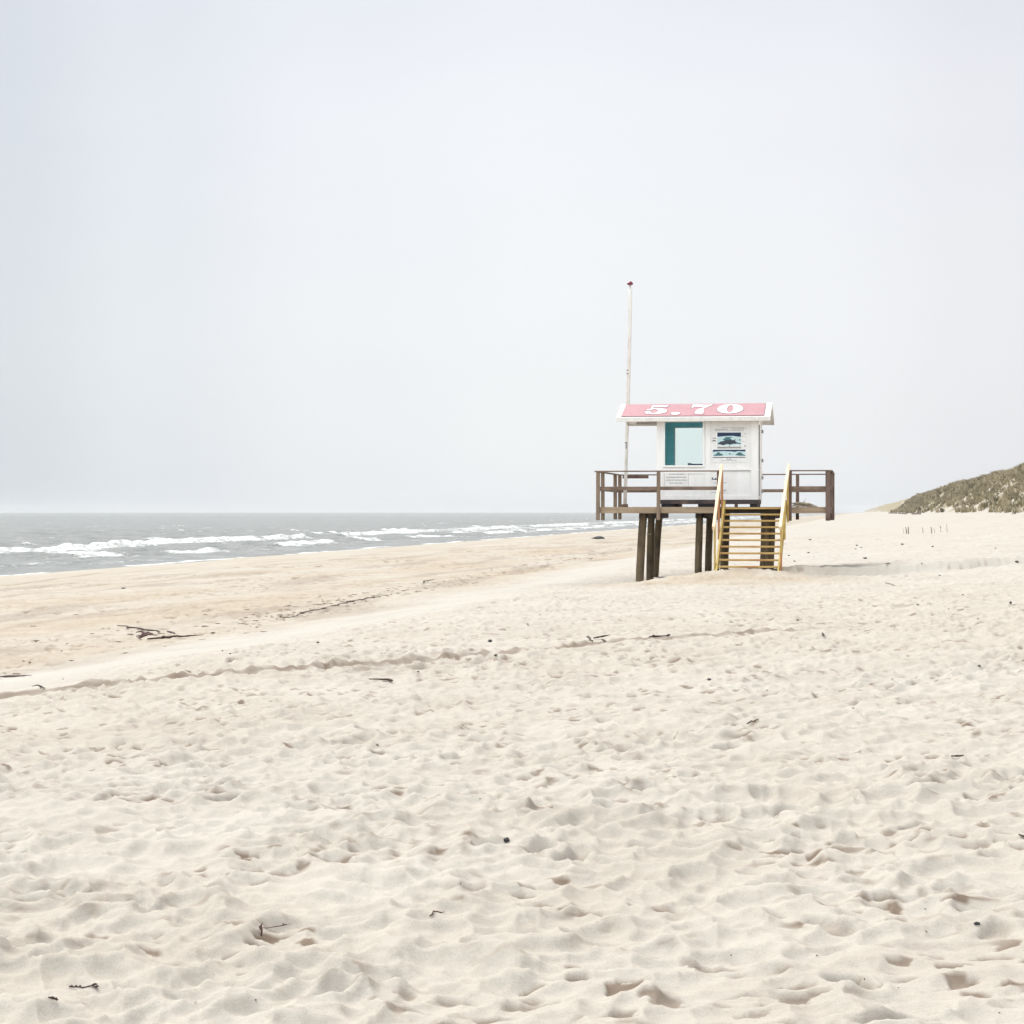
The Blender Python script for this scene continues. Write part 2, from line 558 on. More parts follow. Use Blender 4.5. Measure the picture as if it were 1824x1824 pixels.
M = {}
M['sand'] = sand_mat()
M['sea'] = sea_mat()
M['oldx'] = wood('weathered_wood_lengthwise', (.135, .095, .075), (.29, .215, .165), 'x')
M['oldy'] = wood('weathered_wood_crosswise', (.135, .095, .075), (.29, .22, .16), 'y')
M['oldz'] = wood('weathered_wood_upright', (.15, .105, .075), (.30, .23, .165), 'z')
M['edge'] = wood('weathered_edge_board', (.24, .175, .115), (.42, .33, .235), 'x')
M['darkz'] = wood('dark_post_wood', (.095, .062, .052), (.22, .155, .125), 'z')
M['pile'] = wood('tarred_pile_wood', (.055, .040, .024), (.21, .155, .09), 'z', rough=.7, stain=(.02, .016, .012), gs=.6, bump=.6)
M['cap'] = wood('pile_cap_wood', (.04, .03, .025), (.11, .085, .065), 'y')
M['newy'] = wood('fresh_yellow_timber', (.36, .25, .06), (.57, .43, .15), 'y', rough=.6, stain=(.33, .19, .05), gs=.5)
M['newx'] = wood('fresh_tread_timber', (.36, .22, .07), (.57, .42, .16), 'x', rough=.6, stain=(.34, .14, .055), gs=.45)
M['pale'] = wood('pale_handrail_timber', (.72, .52, .32), (.88, .74, .54), 'y', rough=.6, stain=(.70, .42, .26), gs=.5)
M['red'] = wood('reddish_timber', (.30, .13, .06), (.50, .25, .12), 'z')
M['white'] = paint('white_paint', (.86, .86, .85), .45, .07)
M['panel'] = paint('white_panel_paint', (.85, .85, .84), .5, .08, 1.6, 'z', (.765, .755, .73))
M['trim'] = paint('white_trim_paint', (.87, .865, .85), .45, .08, 4, 'z')
M['fascia'] = paint('weathered_fascia_paint', (.74, .72, .68), .6, .22, 5)
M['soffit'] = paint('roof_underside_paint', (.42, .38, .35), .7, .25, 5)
M['pink'] = wood('faded_red_roofing', (.355, .165, .187), (.415, .225, .245), 'y', rough=.6, stain=(.40, .22, .235), gs=.8, bump=.1)
M['line'] = flat('dark_outline', (.24, .13, .14))
M['grey'] = flat('galvanised_grey', (.30, .30, .30), .4)
M['black'] = flat('near_black', (.018, .018, .022))
M['base'] = wood('dark_base_beam', (.035, .03, .035), (.10, .08, .08), 'x', stain=(.2, .14, .10))
M['inner'] = flat('cabin_inner_lining', (.34, .84, .92), .8)
M['pole'] = paint('flaking_white_pole', (.76, .74, .70), .6, .35, 6, 'z', (.50, .45, .38))
M['ball'] = flat('wine_red_ball', (.16, .006, .035), .35)
M['rope'] = flat('bleached_rope', (.46, .40, .30), .9)
M['drift'] = wood('driftwood_dark', (.030, .018, .014), (.10, .062, .045), 'x', gs=1.5)
M['driftlt'] = wood('driftwood_brown', (.12, .08, .055), (.26, .19, .13), 'x', gs=1.5)
M['weed'] = flat('dry_seaweed', (.055, .032, .028), .8)
M['redtwig'] = flat('reddish_stem', (.095, .042, .038), .7)
M['stone'] = flat('black_pebble', (.022, .020, .022), .5)
M['stone2'] = flat('brown_pebble', (.10, .075, .055), .7)
M['stake'] = wood('stake_wood', (.10, .075, .06), (.26, .2, .16), 'z')
M['navy'] = flat('printed_navy', (.006, .025, .085))
M['aqua'] = flat('printed_pale_aqua', (.56, .74, .76))
M['teal'] = flat('printed_teal', (.06, .17, .19))
M['slate'] = flat('printed_slate', (.035, .05, .075))
M['paper'] = flat('printed_white', (.84, .84, .83))
M['ink'] = flat('grey_ink', (.20, .20, .21))
M['pgrey'] = flat('printed_grey', (.45, .44, .40))


def glass_mat():
    m, t, b = mat('teal_window_glass')
    b.inputs['Base Color'].default_value = (.90, .962, .945, 1)
    b.inputs['Transmission Weight'].default_value = 1.0
    b.inputs['Roughness'].default_value = 0.0
    b.inputs['IOR'].default_value = 1.15
    n = N(t, 'ShaderNodeTexNoise', i_Scale=1.3)
    tc = N(t, 'ShaderNodeTexCoord')
    L(t, tc, 'Object', n, 'Vector')
    bm = N(t, 'ShaderNodeBump', i_Strength=.02, i_Distance=.01)
    L(t, n, 'Fac', bm, 'Height')
    L(t, bm, 0, b, 'Normal')
    return m


M['glass'] = glass_mat()


def grass_mat():
    m, t, b = mat('marram_grass')
    at_ = N(t, 'ShaderNodeAttribute', attribute_name='tone')
    r = ramp(t, [(0, (.14, .125, .075)), (.4, (.30, .255, .155)), (.75, (.43, .36, .245)), (1, (.55, .48, .36))])
    L(t, at_, 'Fac', r, 0)
    L(t, r, 0, b, 'Base Color')
    b.inputs['Roughness'].default_value = .8
    b.inputs['Specular IOR Level'].default_value = .2
    return m


M['grass'] = grass_mat()

# ------------------------------------------------------------------ mesh helpers


def np_mesh(name, verts, faces, m, attrs=None, smooth=True):
    me = bpy.data.meshes.new(name)
    nv, nf = len(verts), len(faces)
    k = faces.shape[1]
    me.vertices.add(nv)
    me.vertices.foreach_set('co', verts.astype(np.float32).ravel())
    me.loops.add(nf * k)
    me.loops.foreach_set('vertex_index', faces.astype(np.int32).ravel())
    me.polygons.add(nf)
    me.polygons.foreach_set('loop_start', np.arange(0, nf * k, k, dtype=np.int32))
    if smooth:
        me.polygons.foreach_set('use_smooth', np.ones(nf, dtype=bool))
    me.update(calc_edges=True)
    for an, (typ, data) in (attrs or {}).items():
        a = me.attributes.new(an, typ, 'POINT')
        a.data.foreach_set('color' if 'COLOR' in typ else 'value', data.astype(np.float32).ravel())
    me.materials.append(m)
    o = bpy.data.objects.new(name, me)
    COL.objects.link(o)
    return o


def grid_faces(nr, nc):
    i = np.arange(nr - 1)[:, None] * nc + np.arange(nc - 1)[None, :]
    return np.stack([i, i + 1, i + nc + 1, i + nc], -1).reshape(-1, 4)


def tag(o, label=None, cat=None, group=None, kind=None):
    if label: o['label'] = label
    if cat: o['category'] = cat
    if group: o['group'] = group
    if kind: o['kind'] = kind
    return o


class MB:
    def __init__(s):
        s.v = []; s.f = []

    def add(s, vs, fs):
        b = len(s.v)
        s.v += [tuple(v) for v in vs]
        s.f += [tuple(i + b for i in f) for f in fs]
        return s

    def box(s, x0, x1, y0, y1, z0, z1):
        return s.add([(x0, y0, z0), (x1, y0, z0), (x1, y1, z0), (x0, y1, z0), (x0, y0, z1), (x1, y0, z1), (x1, y1, z1), (x0, y1, z1)],
                     [(0, 3, 2, 1), (4, 5, 6, 7), (0, 1, 5, 4), (1, 2, 6, 5), (2, 3, 7, 6), (3, 0, 4, 7)])

    def beam(s, p, q, w, h, up=(0, 0, 1)):
        p, q, up = Vector(p), Vector(q), Vector(up)
        d = (q - p).normalized()
        a = d.cross(up).normalized()
        b = a.cross(d).normalized()
        vs = []
        for c in (p, q):
            for i, j in ((-1, -1), (1, -1), (1, 1), (-1, 1)):
                vs.append(c + a * (w / 2 * i) + b * (h / 2 * j))
        return s.add(vs, [(0, 1, 2, 3), (7, 6, 5, 4), (0, 4, 5, 1), (1, 5, 6, 2), (2, 6, 7, 3), (3, 7, 4, 0)])

    def tube(s, pts, rad, n=10, wob=0.0):
        pts = [Vector(p) for p in pts]
        rings = []
        for i, p in enumerate(pts):
            d = (pts[min(i + 1, len(pts) - 1)] - pts[max(i - 1, 0)]).normalized()
            up = Vector((0, 0, 1)) if abs(d.z) < .9 else Vector((1, 0, 0))
            a = d.cross(up).normalized(); b = a.cross(d)
            r = rad[i] if hasattr(rad, '__len__') else rad
            rings.append([p + (a * math.cos(2 * math.pi * k / n) + b * math.sin(2 * math.pi * k / n)) * r * (1 + random.uniform(-wob, wob)) for k in range(n)])
        vs = [v for r in rings for v in r]
        fs = []
        for i in range(len(pts) - 1):
            for k in range(n):
                fs.append((i * n + k, i * n + (k + 1) % n, (i + 1) * n + (k + 1) % n, (i + 1) * n + k))
        fs.append(tuple(range(n - 1, -1, -1)))
        fs.append(tuple((len(pts) - 1) * n + k for k in range(n)))
        return s.add(vs, fs)

    def prism(s, pts, off):
        """closed polygon pts extruded by vector off"""
        off = Vector(off)
        n = len(pts)
        vs = [Vector(p) for p in pts] + [Vector(p) + off for p in pts]
        fs = [tuple(range(n - 1, -1, -1)), tuple(range(n, 2 * n))] + [(i, (i + 1) % n, n + (i + 1) % n, n + i) for i in range(n)]
        return s.add(vs, fs)

    def build(s, name, m, parent=None, smooth=False, bevel=0):
        me = bpy.data.meshes.new(name)
        me.from_pydata(s.v, [], s.f)
        me.validate()
        bm = bmesh.new(); bm.from_mesh(me)
        bmesh.ops.recalc_face_normals(bm, faces=bm.faces)
        if bevel:
            bmesh.ops.bevel(bm, geom=list(bm.edges), offset=bevel, segments=1, affect='EDGES')
        bm.to_mesh(me); bm.free()
        if smooth:
            for p in me.polygons: p.use_smooth = True
        me.materials.append(m)
        o = bpy.data.objects.new(name, me)
        COL.objects.link(o)
        if parent: o.parent = parent
        return o


def empty(name, loc, rz=0.0):
    o = bpy.data.objects.new(name, None)
    o.empty_display_size = .3
    COL.objects.link(o)
    o.location = loc
    o.rotation_euler = (0, 0, rz)
    return o


# ------------------------------------------------------------------ beach sheet
def polar(angs, rads):
    A, Rr = np.meshgrid(angs, rads)
    return Rr * np.sin(A), Rr * np.cos(A)


angs = np.radians(np.concatenate([np.arange(-180, -60, 4), np.arange(-60, -24, .5), np.arange(-24, -16.5, .12), np.arange(-16.5, 16.5, .042),
                                  np.arange(16.5, 24, .12), np.arange(24, 60, .5), np.arange(60, 180.1, 4)]))
angs[-1] = math.pi
rads = np.concatenate([[.05, .6, 1.5, 2.5], np.geomspace(3.3, 5.6, 30)[:-1], np.geomspace(5.6, 42, 640)[:-1], np.geomspace(42, 110, 190)[:-1], np.geomspace(110, 1500, 300)[:-1], np.geomspace(1500, 4500, 110)[:-1], np.geomspace(4500, 9000, 8)])
X, Y = polar(angs, rads)
Zs = np.zeros(X.shape); Tn = Zs.copy(); Mo = Zs.copy(); Gr = Zs.copy()
for i in range(0, X.shape[0], 64):
    a, b_, c_, d_ = land(X[i:i + 64], Y[i:i + 64])
    Zs[i:i + 64] = a; Tn[i:i + 64] = b_; Mo[i:i + 64] = c_; Gr[i:i + 64] = d_
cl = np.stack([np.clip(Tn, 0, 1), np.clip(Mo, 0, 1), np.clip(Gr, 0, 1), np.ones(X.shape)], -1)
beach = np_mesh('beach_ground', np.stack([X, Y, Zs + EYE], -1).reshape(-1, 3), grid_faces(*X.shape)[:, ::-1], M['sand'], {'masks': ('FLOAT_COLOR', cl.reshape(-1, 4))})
tag(beach, 'pale trampled sand beach rising to dunes at the right', None, kind='structure')

# ------------------------------------------------------------------ sea
def sea_h(x, y):
    s, t = st(x, y)
    dist = np.hypot(x, y)
    far = 1 - sstep(700, 2500, dist)
    sh = sstep(50, 70, s)
    z = .16 * pn(s / 9 + .8 * pn(t / 40, s / 30, 203), t / 34, 201) * sh
    r1 = 1 - 2 * np.abs(pn(s / 3.6, t / 9.5, 202)); r2 = 1 - 2 * np.abs(pn(s / 1.5, t / 3.6, 204))
    z = z + far * sh * (.17 * r1 + .06 * r2) + .025 * pn(s / 1.1, t / 3, 205) * far
    foam = np.zeros(x.shape)
    # breakers
    for k, (s0, hgt, wdt, thr, tsc, ext) in enumerate([(83, .62, 1.3, -.48, 46, 4), (66, .36, .9, -.14, 25, 3), (75, .25, .7, .15, 18, 4), (97, .38, 1.0, .22, 30, 4), (116, .3, 1.0, .34, 26, 3), (140, .3, 1.0, .42, 22, 3)]):
        c = s0 + 3.2 * pn(t / 55, t * 0 + k, 210 + k) + 1.0 * pn(t / 11, t * 0 + k, 220 + k)
        on = sstep(thr, thr + .22, pn(t / tsc + 3.3 * k, t * 0, 230 + k) + .25 * pn(t / 6, t * 0, 240 + k))
        d = s - c
        prof = np.where(d < 0, np.exp(-(d / (wdt * .55)) ** 2), np.exp(-(d / (wdt * 1.8)) ** 2))
        z = z + hgt * prof * (.35 + .65 * on) * (.8 + .3 * pn(t / 3, s / 3, 250))
        f = on * np.where(d < .35, np.exp(-np.clip(-d - .5, 0, 99) / ext), np.exp(-(d - .35) / .5))
        foam = np.maximum(foam, f * (.95 + .25 * pn(s / 1.8, t / 5, 260 + k)))
    # wash at the waterline
    edge = 53.0 + 1.2 * pn(t / 16, t * 0, 271) + .4 * pn(t / 4, t * 0, 272)
    d = s - edge
    foam = np.maximum(foam, 1.0 * np.exp(-(d / .8) ** 2) * sstep(-.5, .0, pn(t / 20, t * 0, 273)))
    foam = np.maximum(foam, .62 * np.exp(-((s - 58 - 1.5 * pn(t / 19, t * 0, 274)) / 1.1) ** 2) * sstep(-.1, .3, pn(t / 23, t * 0, 275)))
    # lacy foam between the lines, and far whitecaps
    lace = (.44 + .25 * pn(s / 5, t / 14, 281)) * sstep(55, 60, s) * (1 - sstep(80, 86, s)) * sstep(0, .4, pn(s / 9, t / 30, 282))
    foam = np.maximum(foam, lace)
    caps = .75 * sstep(.5, .66, pn(s / 4.5, t / 9, 283)) * sstep(.0, .4, pn(s / 40, t / 70, 284)) * sstep(95, 110, s) * (1 - sstep(300, 600, s))
    foam = np.maximum(foam, caps)
    # streaky white water far along the surf line
    far_s = sstep(260, 420, t) * sstep(57, 64, s) * (1 - sstep(92, 112, s))
    foam = np.maximum(foam, far_s * (.60 + .35 * pn(s / 5, t / 22, 285)))
    return z, np.clip(foam, 0, 1)


sa = np.radians(np.concatenate([np.arange(-92, -30, 1.0), np.arange(-30, -16, .15), np.arange(-16, 8, .045), np.arange(8, 14, .15)]))
sr = np.concatenate([np.geomspace(48, 95, 70)[:-1], np.geomspace(95, 420, 620)[:-1], np.geomspace(420, 1500, 190)[:-1], np.geomspace(1500, 12000, 60)])
X, Y = polar(sa, sr)
s_, t_ = st(X, Y)
Zw, Fo = sea_h(X, Y)
keep = (s_ > 46.5).reshape(-1)
vs = np.stack([X, Y, Zw], -1).reshape(-1, 3)
fc = grid_faces(*X.shape)[:, ::-1]
fc = fc[keep[fc].all(1)]
used = np.zeros(len(vs), bool); used[fc.ravel()] = True
remap = np.cumsum(used) - 1
att = np.stack([Fo, Fo, Fo, np.ones(X.shape)], -1).reshape(-1, 4)
sea = np_mesh('sea_water', vs[used], remap[fc], M['sea'], {'masks': ('FLOAT_COLOR', att[used])})
tag(sea, 'grey choppy sea with white breakers rolling in', None, kind='structure')

# ------------------------------------------------------------------ marram grass on the dunes
def dune_grass():
    n = 26000
    t = 120 + (np.geomspace(1, 12, 4096)[rng.integers(0, 4096, n)] - 1) * 95
    q = rng.uniform(-1.0, 24, n) ** 1.0
    toe_s = -(19 + 3.5 * pn(t / 90, t * 0, 21) + 1.6 * pn(t / 23, t * 0, 22) + .8 * pn(t / 7, t * 0, 23) - 2.5 * np.exp(-((t - 640) / 60) ** 2))
    s = toe_s - q
    x = -s * CT + t * ST; y = s * ST + t * CT
    msk = sstep(-.16, .16, fbm((t + q * 1.6) / 8, q / 16, 61, 3) * 1.3 + .045 * q - .14 + .35 * sstep(450, 800, t) - .26 * (1 - sstep(0, 5, q)))
    clump = sstep(-.3, .3, pn(s / 2.2, t / 2.6, 301))
    keep = rng.uniform(0, 1, n) < msk * (.25 + .75 * clump)
    x, y, t, q = x[keep], y[keep], t[keep], q[keep]
    z = land(x, y)[0] + EYE
    tone0 = np.clip(.42 + .28 * pn(x / 3, y / 5, 302) + .2 * rng.normal(size=len(x)), 0, 1)
    V, T = [], []
    nb = 11
    for k in range(nb):
        a = rng.uniform(0, 2 * np.pi, len(x))
        ln = rng.uniform(.45, .95, len(x)) * (1 + t / 1600)
        lean = rng.uniform(.15, .75, len(x))
        w = rng.uniform(.03, .06, len(x)) * (1 + t / 350)
        ox = rng.normal(0, .22, len(x)); oy = rng.normal(0, .22, len(x))
        bx, by = x + ox, y + oy
        tx = bx + np.cos(a) * ln * lean - .18 * ln; ty = by + np.sin(a) * ln * lean
        pa = rng.uniform(0, np.pi, len(x))
        wx, wy = np.cos(pa) * w, np.sin(pa) * w
        mz = z + ln * .6
        mx, my = (bx * .6 + tx * .4), (by * .6 + ty * .4)
        v = np.stack([np.stack([bx - wx, by - wy, z - .1], -1), np.stack([bx + wx, by + wy, z - .1], -1),
                      np.stack([mx + wx * .8, my + wy * .8, mz], -1), np.stack([mx - wx * .8, my - wy * .8, mz], -1),
                      np.stack([tx + wx * .2, ty + wy * .2, z + ln * np.sqrt(1 - lean ** 2 * .6)], -1), np.stack([tx - wx * .2, ty - wy * .2, z + ln * np.sqrt(1 - lean ** 2 * .6) - .02], -1)], 1)
        V.append(v.reshape(-1, 3))
        T.append(np.repeat(np.clip(tone0 + rng.normal(0, .12, len(x)), 0, 1), 6))
    V = np.concatenate(V); T = np.concatenate(T)
    m = len(V) // 6
    b = np.arange(m)[:, None] * 6
    fcs = np.concatenate([b + np.array([0, 1, 2, 3]), b + np.array([3, 2, 4, 5])])
    o = np_mesh('marram_grass', V, fcs, M['grass'], {'tone': ('FLOAT', T)}, smooth=False)
    tag(o, 'olive and straw marram grass covering the dune slope', 'grass', kind='stuff')


dune_grass()

# ------------------------------------------------------------------ platform
BZ = 2.05                       # the platform base lies this far below the eye
ROOT = (HUT0.x, HUT0.y, EYE - BZ)
RZ = -TH


def zz(z): return z + BZ        # eye-relative height to platform-local height


def gl(u, v):                   # ground height in platform-local coordinates
    p = HUT0 + UD * u + VD * v
    return ground(p.x, p.y) - (EYE - BZ)


plat = empty('wooden_platform', ROOT, RZ)
tag(plat, 'weathered brown timber platform on leaning piles under the white cabin', 'platform')
LU, LV = 6.53, 5.25
DK = .14                        # deck surface, eye-relative
# floor boards run front to back? they run along the width, ends butted at the edge boards
b = MB()
y0 = .06
while y0 < LV - .08:
    b.box(.05 + random.uniform(-.004, .004), LU - .05 + random.uniform(-.004, .004), y0, y0 + .132, zz(DK - .035), zz(DK + random.uniform(-.003, .003)))
    y0 += .142
b.build('floor_boards', M['oldx'], plat)
MB().box(.10, 3.40, 0.0, .05, zz(-.035), zz(DK - .002)).build('edge_board', M['edge'], plat, bevel=.004)
MB().box(5.40, LU - .04, 0.0, .05, zz(-.035), zz(DK - .002)).build('edge_board', M['edge'], plat, bevel=.004)
MB().box(3.40, 5.40, .004, .052, zz(-.035), zz(DK - .038)).build('edge_board', M['cap'], plat, bevel=.004)
MB().box(.06, LU - .06, LV - .05, LV, zz(-.035), zz(DK)).build('edge_board', M['oldx'], plat)
MB().box(.0, .05, .10, LV, zz(-.035), zz(DK)).build('edge_board', M['oldy'], plat)
MB().box(LU - .05, LU, .10, LV, zz(-.035), zz(DK)).build('edge_board', M['oldy'], plat)
# joists and caps
for u in (.55, 1.9, 2.5, 3.3, 3.95, 5.3, 6.0):
    MB().box(u, u + .07, .06, LV - .06, zz(-.03), zz(DK - .037)).build('joist', M['cap'], plat)
caps = [1.42, 3.02, 4.84]
for u in caps:
    MB().box(u - .02, u + .13, .45, LV - .15, zz(-.185), zz(-.038)).build('pile_cap', M['cap'], plat)
    MB().box(u - .27, u - .14, .45, LV - .15, zz(-.175), zz(-.038)).build('pile_cap', M['cap'], plat)
# piles: (u at top, v at top, lean in u, radius)
piles = [(1.27, .55, -.115, .112), (1.25, 3.0, -.06, .105), (1.28, 5.05, -.14, .108),
         (2.86, .55, -.03, .100), (2.96, 3.0, -.03, .100), (3.30, 5.05, -.04, .125),
         (4.70, .55, -.03, .112), (4.68, 3.0, -.03, .108), (4.70, 5.05, -.05, .105)]
for (u, v, ln, r) in piles:
    zb = gl(u + ln, v) - .35
    zt = zz(-.04)
    pts, rd = [], []
    for i in range(9):
        k = i / 8
        pts.append((u + ln * (1 - k) * 1.25 + .008 * math.sin(5 * k + u), v - .05 * (1 - k), zb + (zt - zb) * k))
        rd.append(r * (1.06 - .08 * k))
    MB().tube(pts, rd, 18, .025).build('pile', M['pile'], plat, smooth=True)
# a worn ring round the second pile
MB().tube([(1.20, 2.99, zz(-.64)), (1.20, 2.99, zz(-.665))], .116, 18).build('pile_band', M['grey'], plat)


def post(u, v, m, w=.10, top=1.125, bot=-.235, d=.10):
    j = random.uniform(-.006, .006)
    o = MB().beam((u + j, v, zz(bot + random.uniform(-.01, .01))), (u, v, zz(top)), w, d, (0, 1, 0)).build('railing_post', m, plat, bevel=.005)
    return o


post(.05, -.052, M['oldz'])
post(1.76, -.052, M['oldz'])
post(3.44, -.052, M['darkz'], .09)
post(5.41, -.052, M['darkz'], .11)
post(LU - .08, -.052, M['darkz'], .13)
for v in (1.35, 4.30, 5.15):
    post(.0 if v < 5 else .04, v, M['oldz'], .10)
    post(LU - .01, v, M['darkz'], .10)
post(1.9, LV + .052, M['darkz'], bot=-.03); post(3.6, LV + .052, M['darkz'], bot=-.03)
post(5.46, LV + .052, M['darkz']); post(LU - .1, LV + .052, M['darkz'])
TZ = 1.128
MB().box(-.01, 3.50, -.12, .03, zz(TZ), zz(TZ + .036)).build('top_rail', M['oldx'], plat, bevel=.004)
MB().box(5.36, LU + .02, -.12, .03, zz(TZ), zz(TZ + .036)).build('top_rail', M['oldx'], plat, bevel=.004)
MB().box(-.07, .05, .034, LV - .02, zz(TZ + .002), zz(TZ + .036)).build('top_rail', M['oldy'], plat, bevel=.004)
MB().box(LU - .07, LU + .05, .034, LV - .02, zz(TZ + .002), zz(TZ + .036)).build('top_rail', M['oldy'], plat, bevel=.004)
MB().box(-.02, LU, LV - .02, LV + .12, zz(TZ - .001), zz(TZ + .034)).build('top_rail', M['oldx'], plat, bevel=.004)
MB().box(.12, .92, LV - .06, LV - .025, zz(TZ - .095), zz(TZ - .005)).build('rail_splice', M['darkz'], plat)
for (a, c) in ((.06, 3.48), (5.42, LU - .1)):
    MB().box(a, c, 0.0, .04, zz(.615), zz(.715)).build('mid_rail', M['oldx'], plat, bevel=.004)
MB().box(0.0, .04, .06, LV - .02, zz(.60), zz(.70)).build('mid_rail', M['oldy'], plat)
MB().box(LU - .04, LU, .06, LV - .02, zz(.615), zz(.715)).build('mid_rail', M['oldy'], plat)
MB().box(.06, LU - .06, LV - .04, LV - .002, zz(.60), zz(.695)).build('mid_rail', M['oldx'], plat)

# ------------------------------------------------------------------ staircase
SU0, SU1 = 3.60, 5.30
stair = empty('wooden_staircase', HUT0 + UD * 4.4 + VD * -1.5 + Vector((0, 0, EYE - 1.6)), RZ)
tag(stair, 'new yellow timber open staircase with pale handrails climbing to the platform', 'stairs')
SO = Vector((4.4, -1.5, -1.6))


def S(u, v, z): return (u - SO.x, v - SO.y, z - SO.z)


slope = .172 / .315
for i in range(10):
    v = -.02 - .315 * i
    z = .125 - .172 * i
    MB().box(*[SU0 - SO.x + .03, SU1 - SO.x - .03 - .0082 * (i + .5)], v - .25 - SO.y, v - SO.y, z - .048 - SO.z, z - SO.z).build('tread', M['newx'], stair, bevel=.006)
for side, u in ((0, SU0), (1, SU1)):
    zb = gl(u, -3.15) - BZ - .08
    a = (u, .10, .22); c = (u, -3.16, .22 - 3.26 * slope - .10)
    bb = MB()
    w = .026
    nr = .085 if side else 0.0
    ub = u - w - nr
    pts = [S(u - w, .04, .33), S(u - w, -.10, .33), S(ub, -3.28, zb + .10), S(ub, -3.28, zb - .15), S(ub + nr * .09, -2.98, zb - .15), S(u - w, .04, .02)]
    bb.prism(pts, (2 * w, 0, 0))
    bb.build('stringer', M['newy'], stair, bevel=.004)
    # handrail and its posts, outside the stringer
    uo = u - .058 if side == 0 else u + .058
    h0 = Vector(S(uo + (-.02 if side == 0 else .02), -.02, 1.30)); h1 = Vector(S(uo - nr, -3.42, -.42))
    MB().beam(h0, h1, .075, .10).build('handrail', M['pale'], stair, bevel=.006)
    zg = gl(uo, -2.95) - BZ
    uq = uo
    MB().beam(S(uq - nr * .9, -2.95, zg - .1), S(uq - nr * .9, -2.95, -.26), .05, .09, (0, 1, 0)).build('handrail_post', M['newy'], stair, bevel=.004)
    MB().beam(S(uq - nr * .45, -1.45, -.75), S(uq - nr * .45, -1.45, .50), .05, .09, (0, 1, 0)).build('handrail_post', M['red'] if side == 0 else M['newy'], stair, bevel=.004)
    MB().beam(S(uq, -.16, -.28), S(uq, -.16, 1.16), .06, .10, (0, 1, 0)).build('handrail_post', M['red'] if side == 0 else M['newy'], stair, bevel=.004)
MB().beam(S(SU1 - .01, -3.12, -1.72), S(SU1 - .01, -3.12, -1.08), .045, .10, (0, 1, 0)).build('brace_board', M['red'], stair, bevel=.004)

# ------------------------------------------------------------------ cabin
CU0, CU1, CV0, CV1 = 1.59, 4.45, 1.30, 3.42
cabin = empty('lifeguard_cabin', HUT0 + UD * CU0 + VD * CV0 + Vector((0, 0, EYE + DK)), RZ)
tag(cabin, 'white wooden lifeguard cabin with faded red roof numbered 5.70', 'cabin')
CO = Vector((CU0, CV0, DK))


def K(u, v, z): return (u - CO.x, v - CO.y, z - CO.z)


def kbox(mb, u0, u1, v0, v1, z0, z1):
    return mb.box(u0 - CO.x, u1 - CO.x, v0 - CO.y, v1 - CO.y, z0 - CO.z, z1 - CO.z)


# bearers and base frame
for (a, c) in ((CU0 + .10, CU0 + .50), (CU0 + 1.16, CU0 + 1.66), (CU1 - .22, CU1 - .02)):
    kbox(MB(), a, c, CV0 + .06, CV1 - .06, DK + .002, .232).build('bearer_block', M['black'], cabin)
b = MB()
kbox(b, CU0 + .02, CU1, CV0 - .01, CV0 + .10, .234, .352)
kbox(b, CU0 + .02, CU1, CV1 - .10, CV1 + .01, .234, .352)
kbox(b, CU0 + .02, CU0 + .12, CV0 + .10, CV1 - .10, .236, .350)
kbox(b, CU1 - .10, CU1 + .006, CV0 + .10, CV1 - .10, .236, .350)
b.build('base_frame', M['base'], cabin)
ZB, ZT = .354, 2.70
WU0, WU1, WZ0, WZ1 = 1.80, 2.90, 1.335, 2.585        # front window opening
RU0, RU1, RZ0, RZ1 = 1.88, 3.05, 1.05, 2.53          # rear window opening
RIDGE_V = (CV0 + CV1) / 2
T = .06
# floor
kbox(MB(), CU0 + T, CU1 - T, CV0 + T, CV1 - T, ZB, ZB + .05).build('cabin_floor', M['inner'], cabin)
# walls with real openings
fw = MB()
kbox(fw, CU0, WU0, CV0, CV0 + T, ZB, ZT)
kbox(fw, WU1, CU1, CV0, CV0 + T, ZB, ZT)
kbox(fw, WU0, WU1, CV0, CV0 + T, ZB, WZ0)
kbox(fw, WU0, WU1, CV0, CV0 + T, WZ1, ZT)
front = fw.build('front_wall', M['panel'], cabin)
rw = MB()
kbox(rw, CU0, RU0, CV1 - T, CV1, ZB, ZT)
kbox(rw, RU1, CU1, CV1 - T, CV1, ZB, ZT)
kbox(rw, RU0, RU1, CV1 - T, CV1, ZB, RZ0)
kbox(rw, RU0, RU1, CV1 - T, CV1, RZ1, ZT)
rear = rw.build('rear_wall', M['panel'], cabin)
kbox(MB(), CU0, CU0 + T, CV0 + T, CV1 - T, ZB, ZT).build('side_wall', M['panel'], cabin)
kbox(MB(), CU1 - T, CU1, CV0 + T, CV1 - T, ZB, ZT).build('side_wall', M['panel'], cabin)
# inner lining
il = MB()
g = .004
kbox(il, CU0 + T + g, CU0 + T + g + .012, CV0 + T + .02, CV1 - T - .02, ZB + .06, ZT - .05)
kbox(il, CU1 - T - g - .012, CU1 - T - g, CV0 + T + .02, CV1 - T - .02, ZB + .06, ZT - .05)
kbox(il, CU0 + T + .02, RU0, CV1 - T - .016, CV1 - T - g, ZB + .06, ZT - .05)
kbox(il, RU1, CU1 - T - .02, CV1 - T - .016, CV1 - T - g, ZB + .06, ZT - .05)
kbox(il, RU0, RU1, CV1 - T - .016, CV1 - T - g, ZB + .06, RZ0)
kbox(il, RU0, RU1, CV1 - T - .016, CV1 - T - g, RZ1, ZT - .05)
kbox(il, CU0 + T + .02, CU1 - T - .02, CV0 + T + .02, CV1 - T - .02, ZT - .048, ZT - .03)
il.build('inner_lining', M['inner'], cabin)
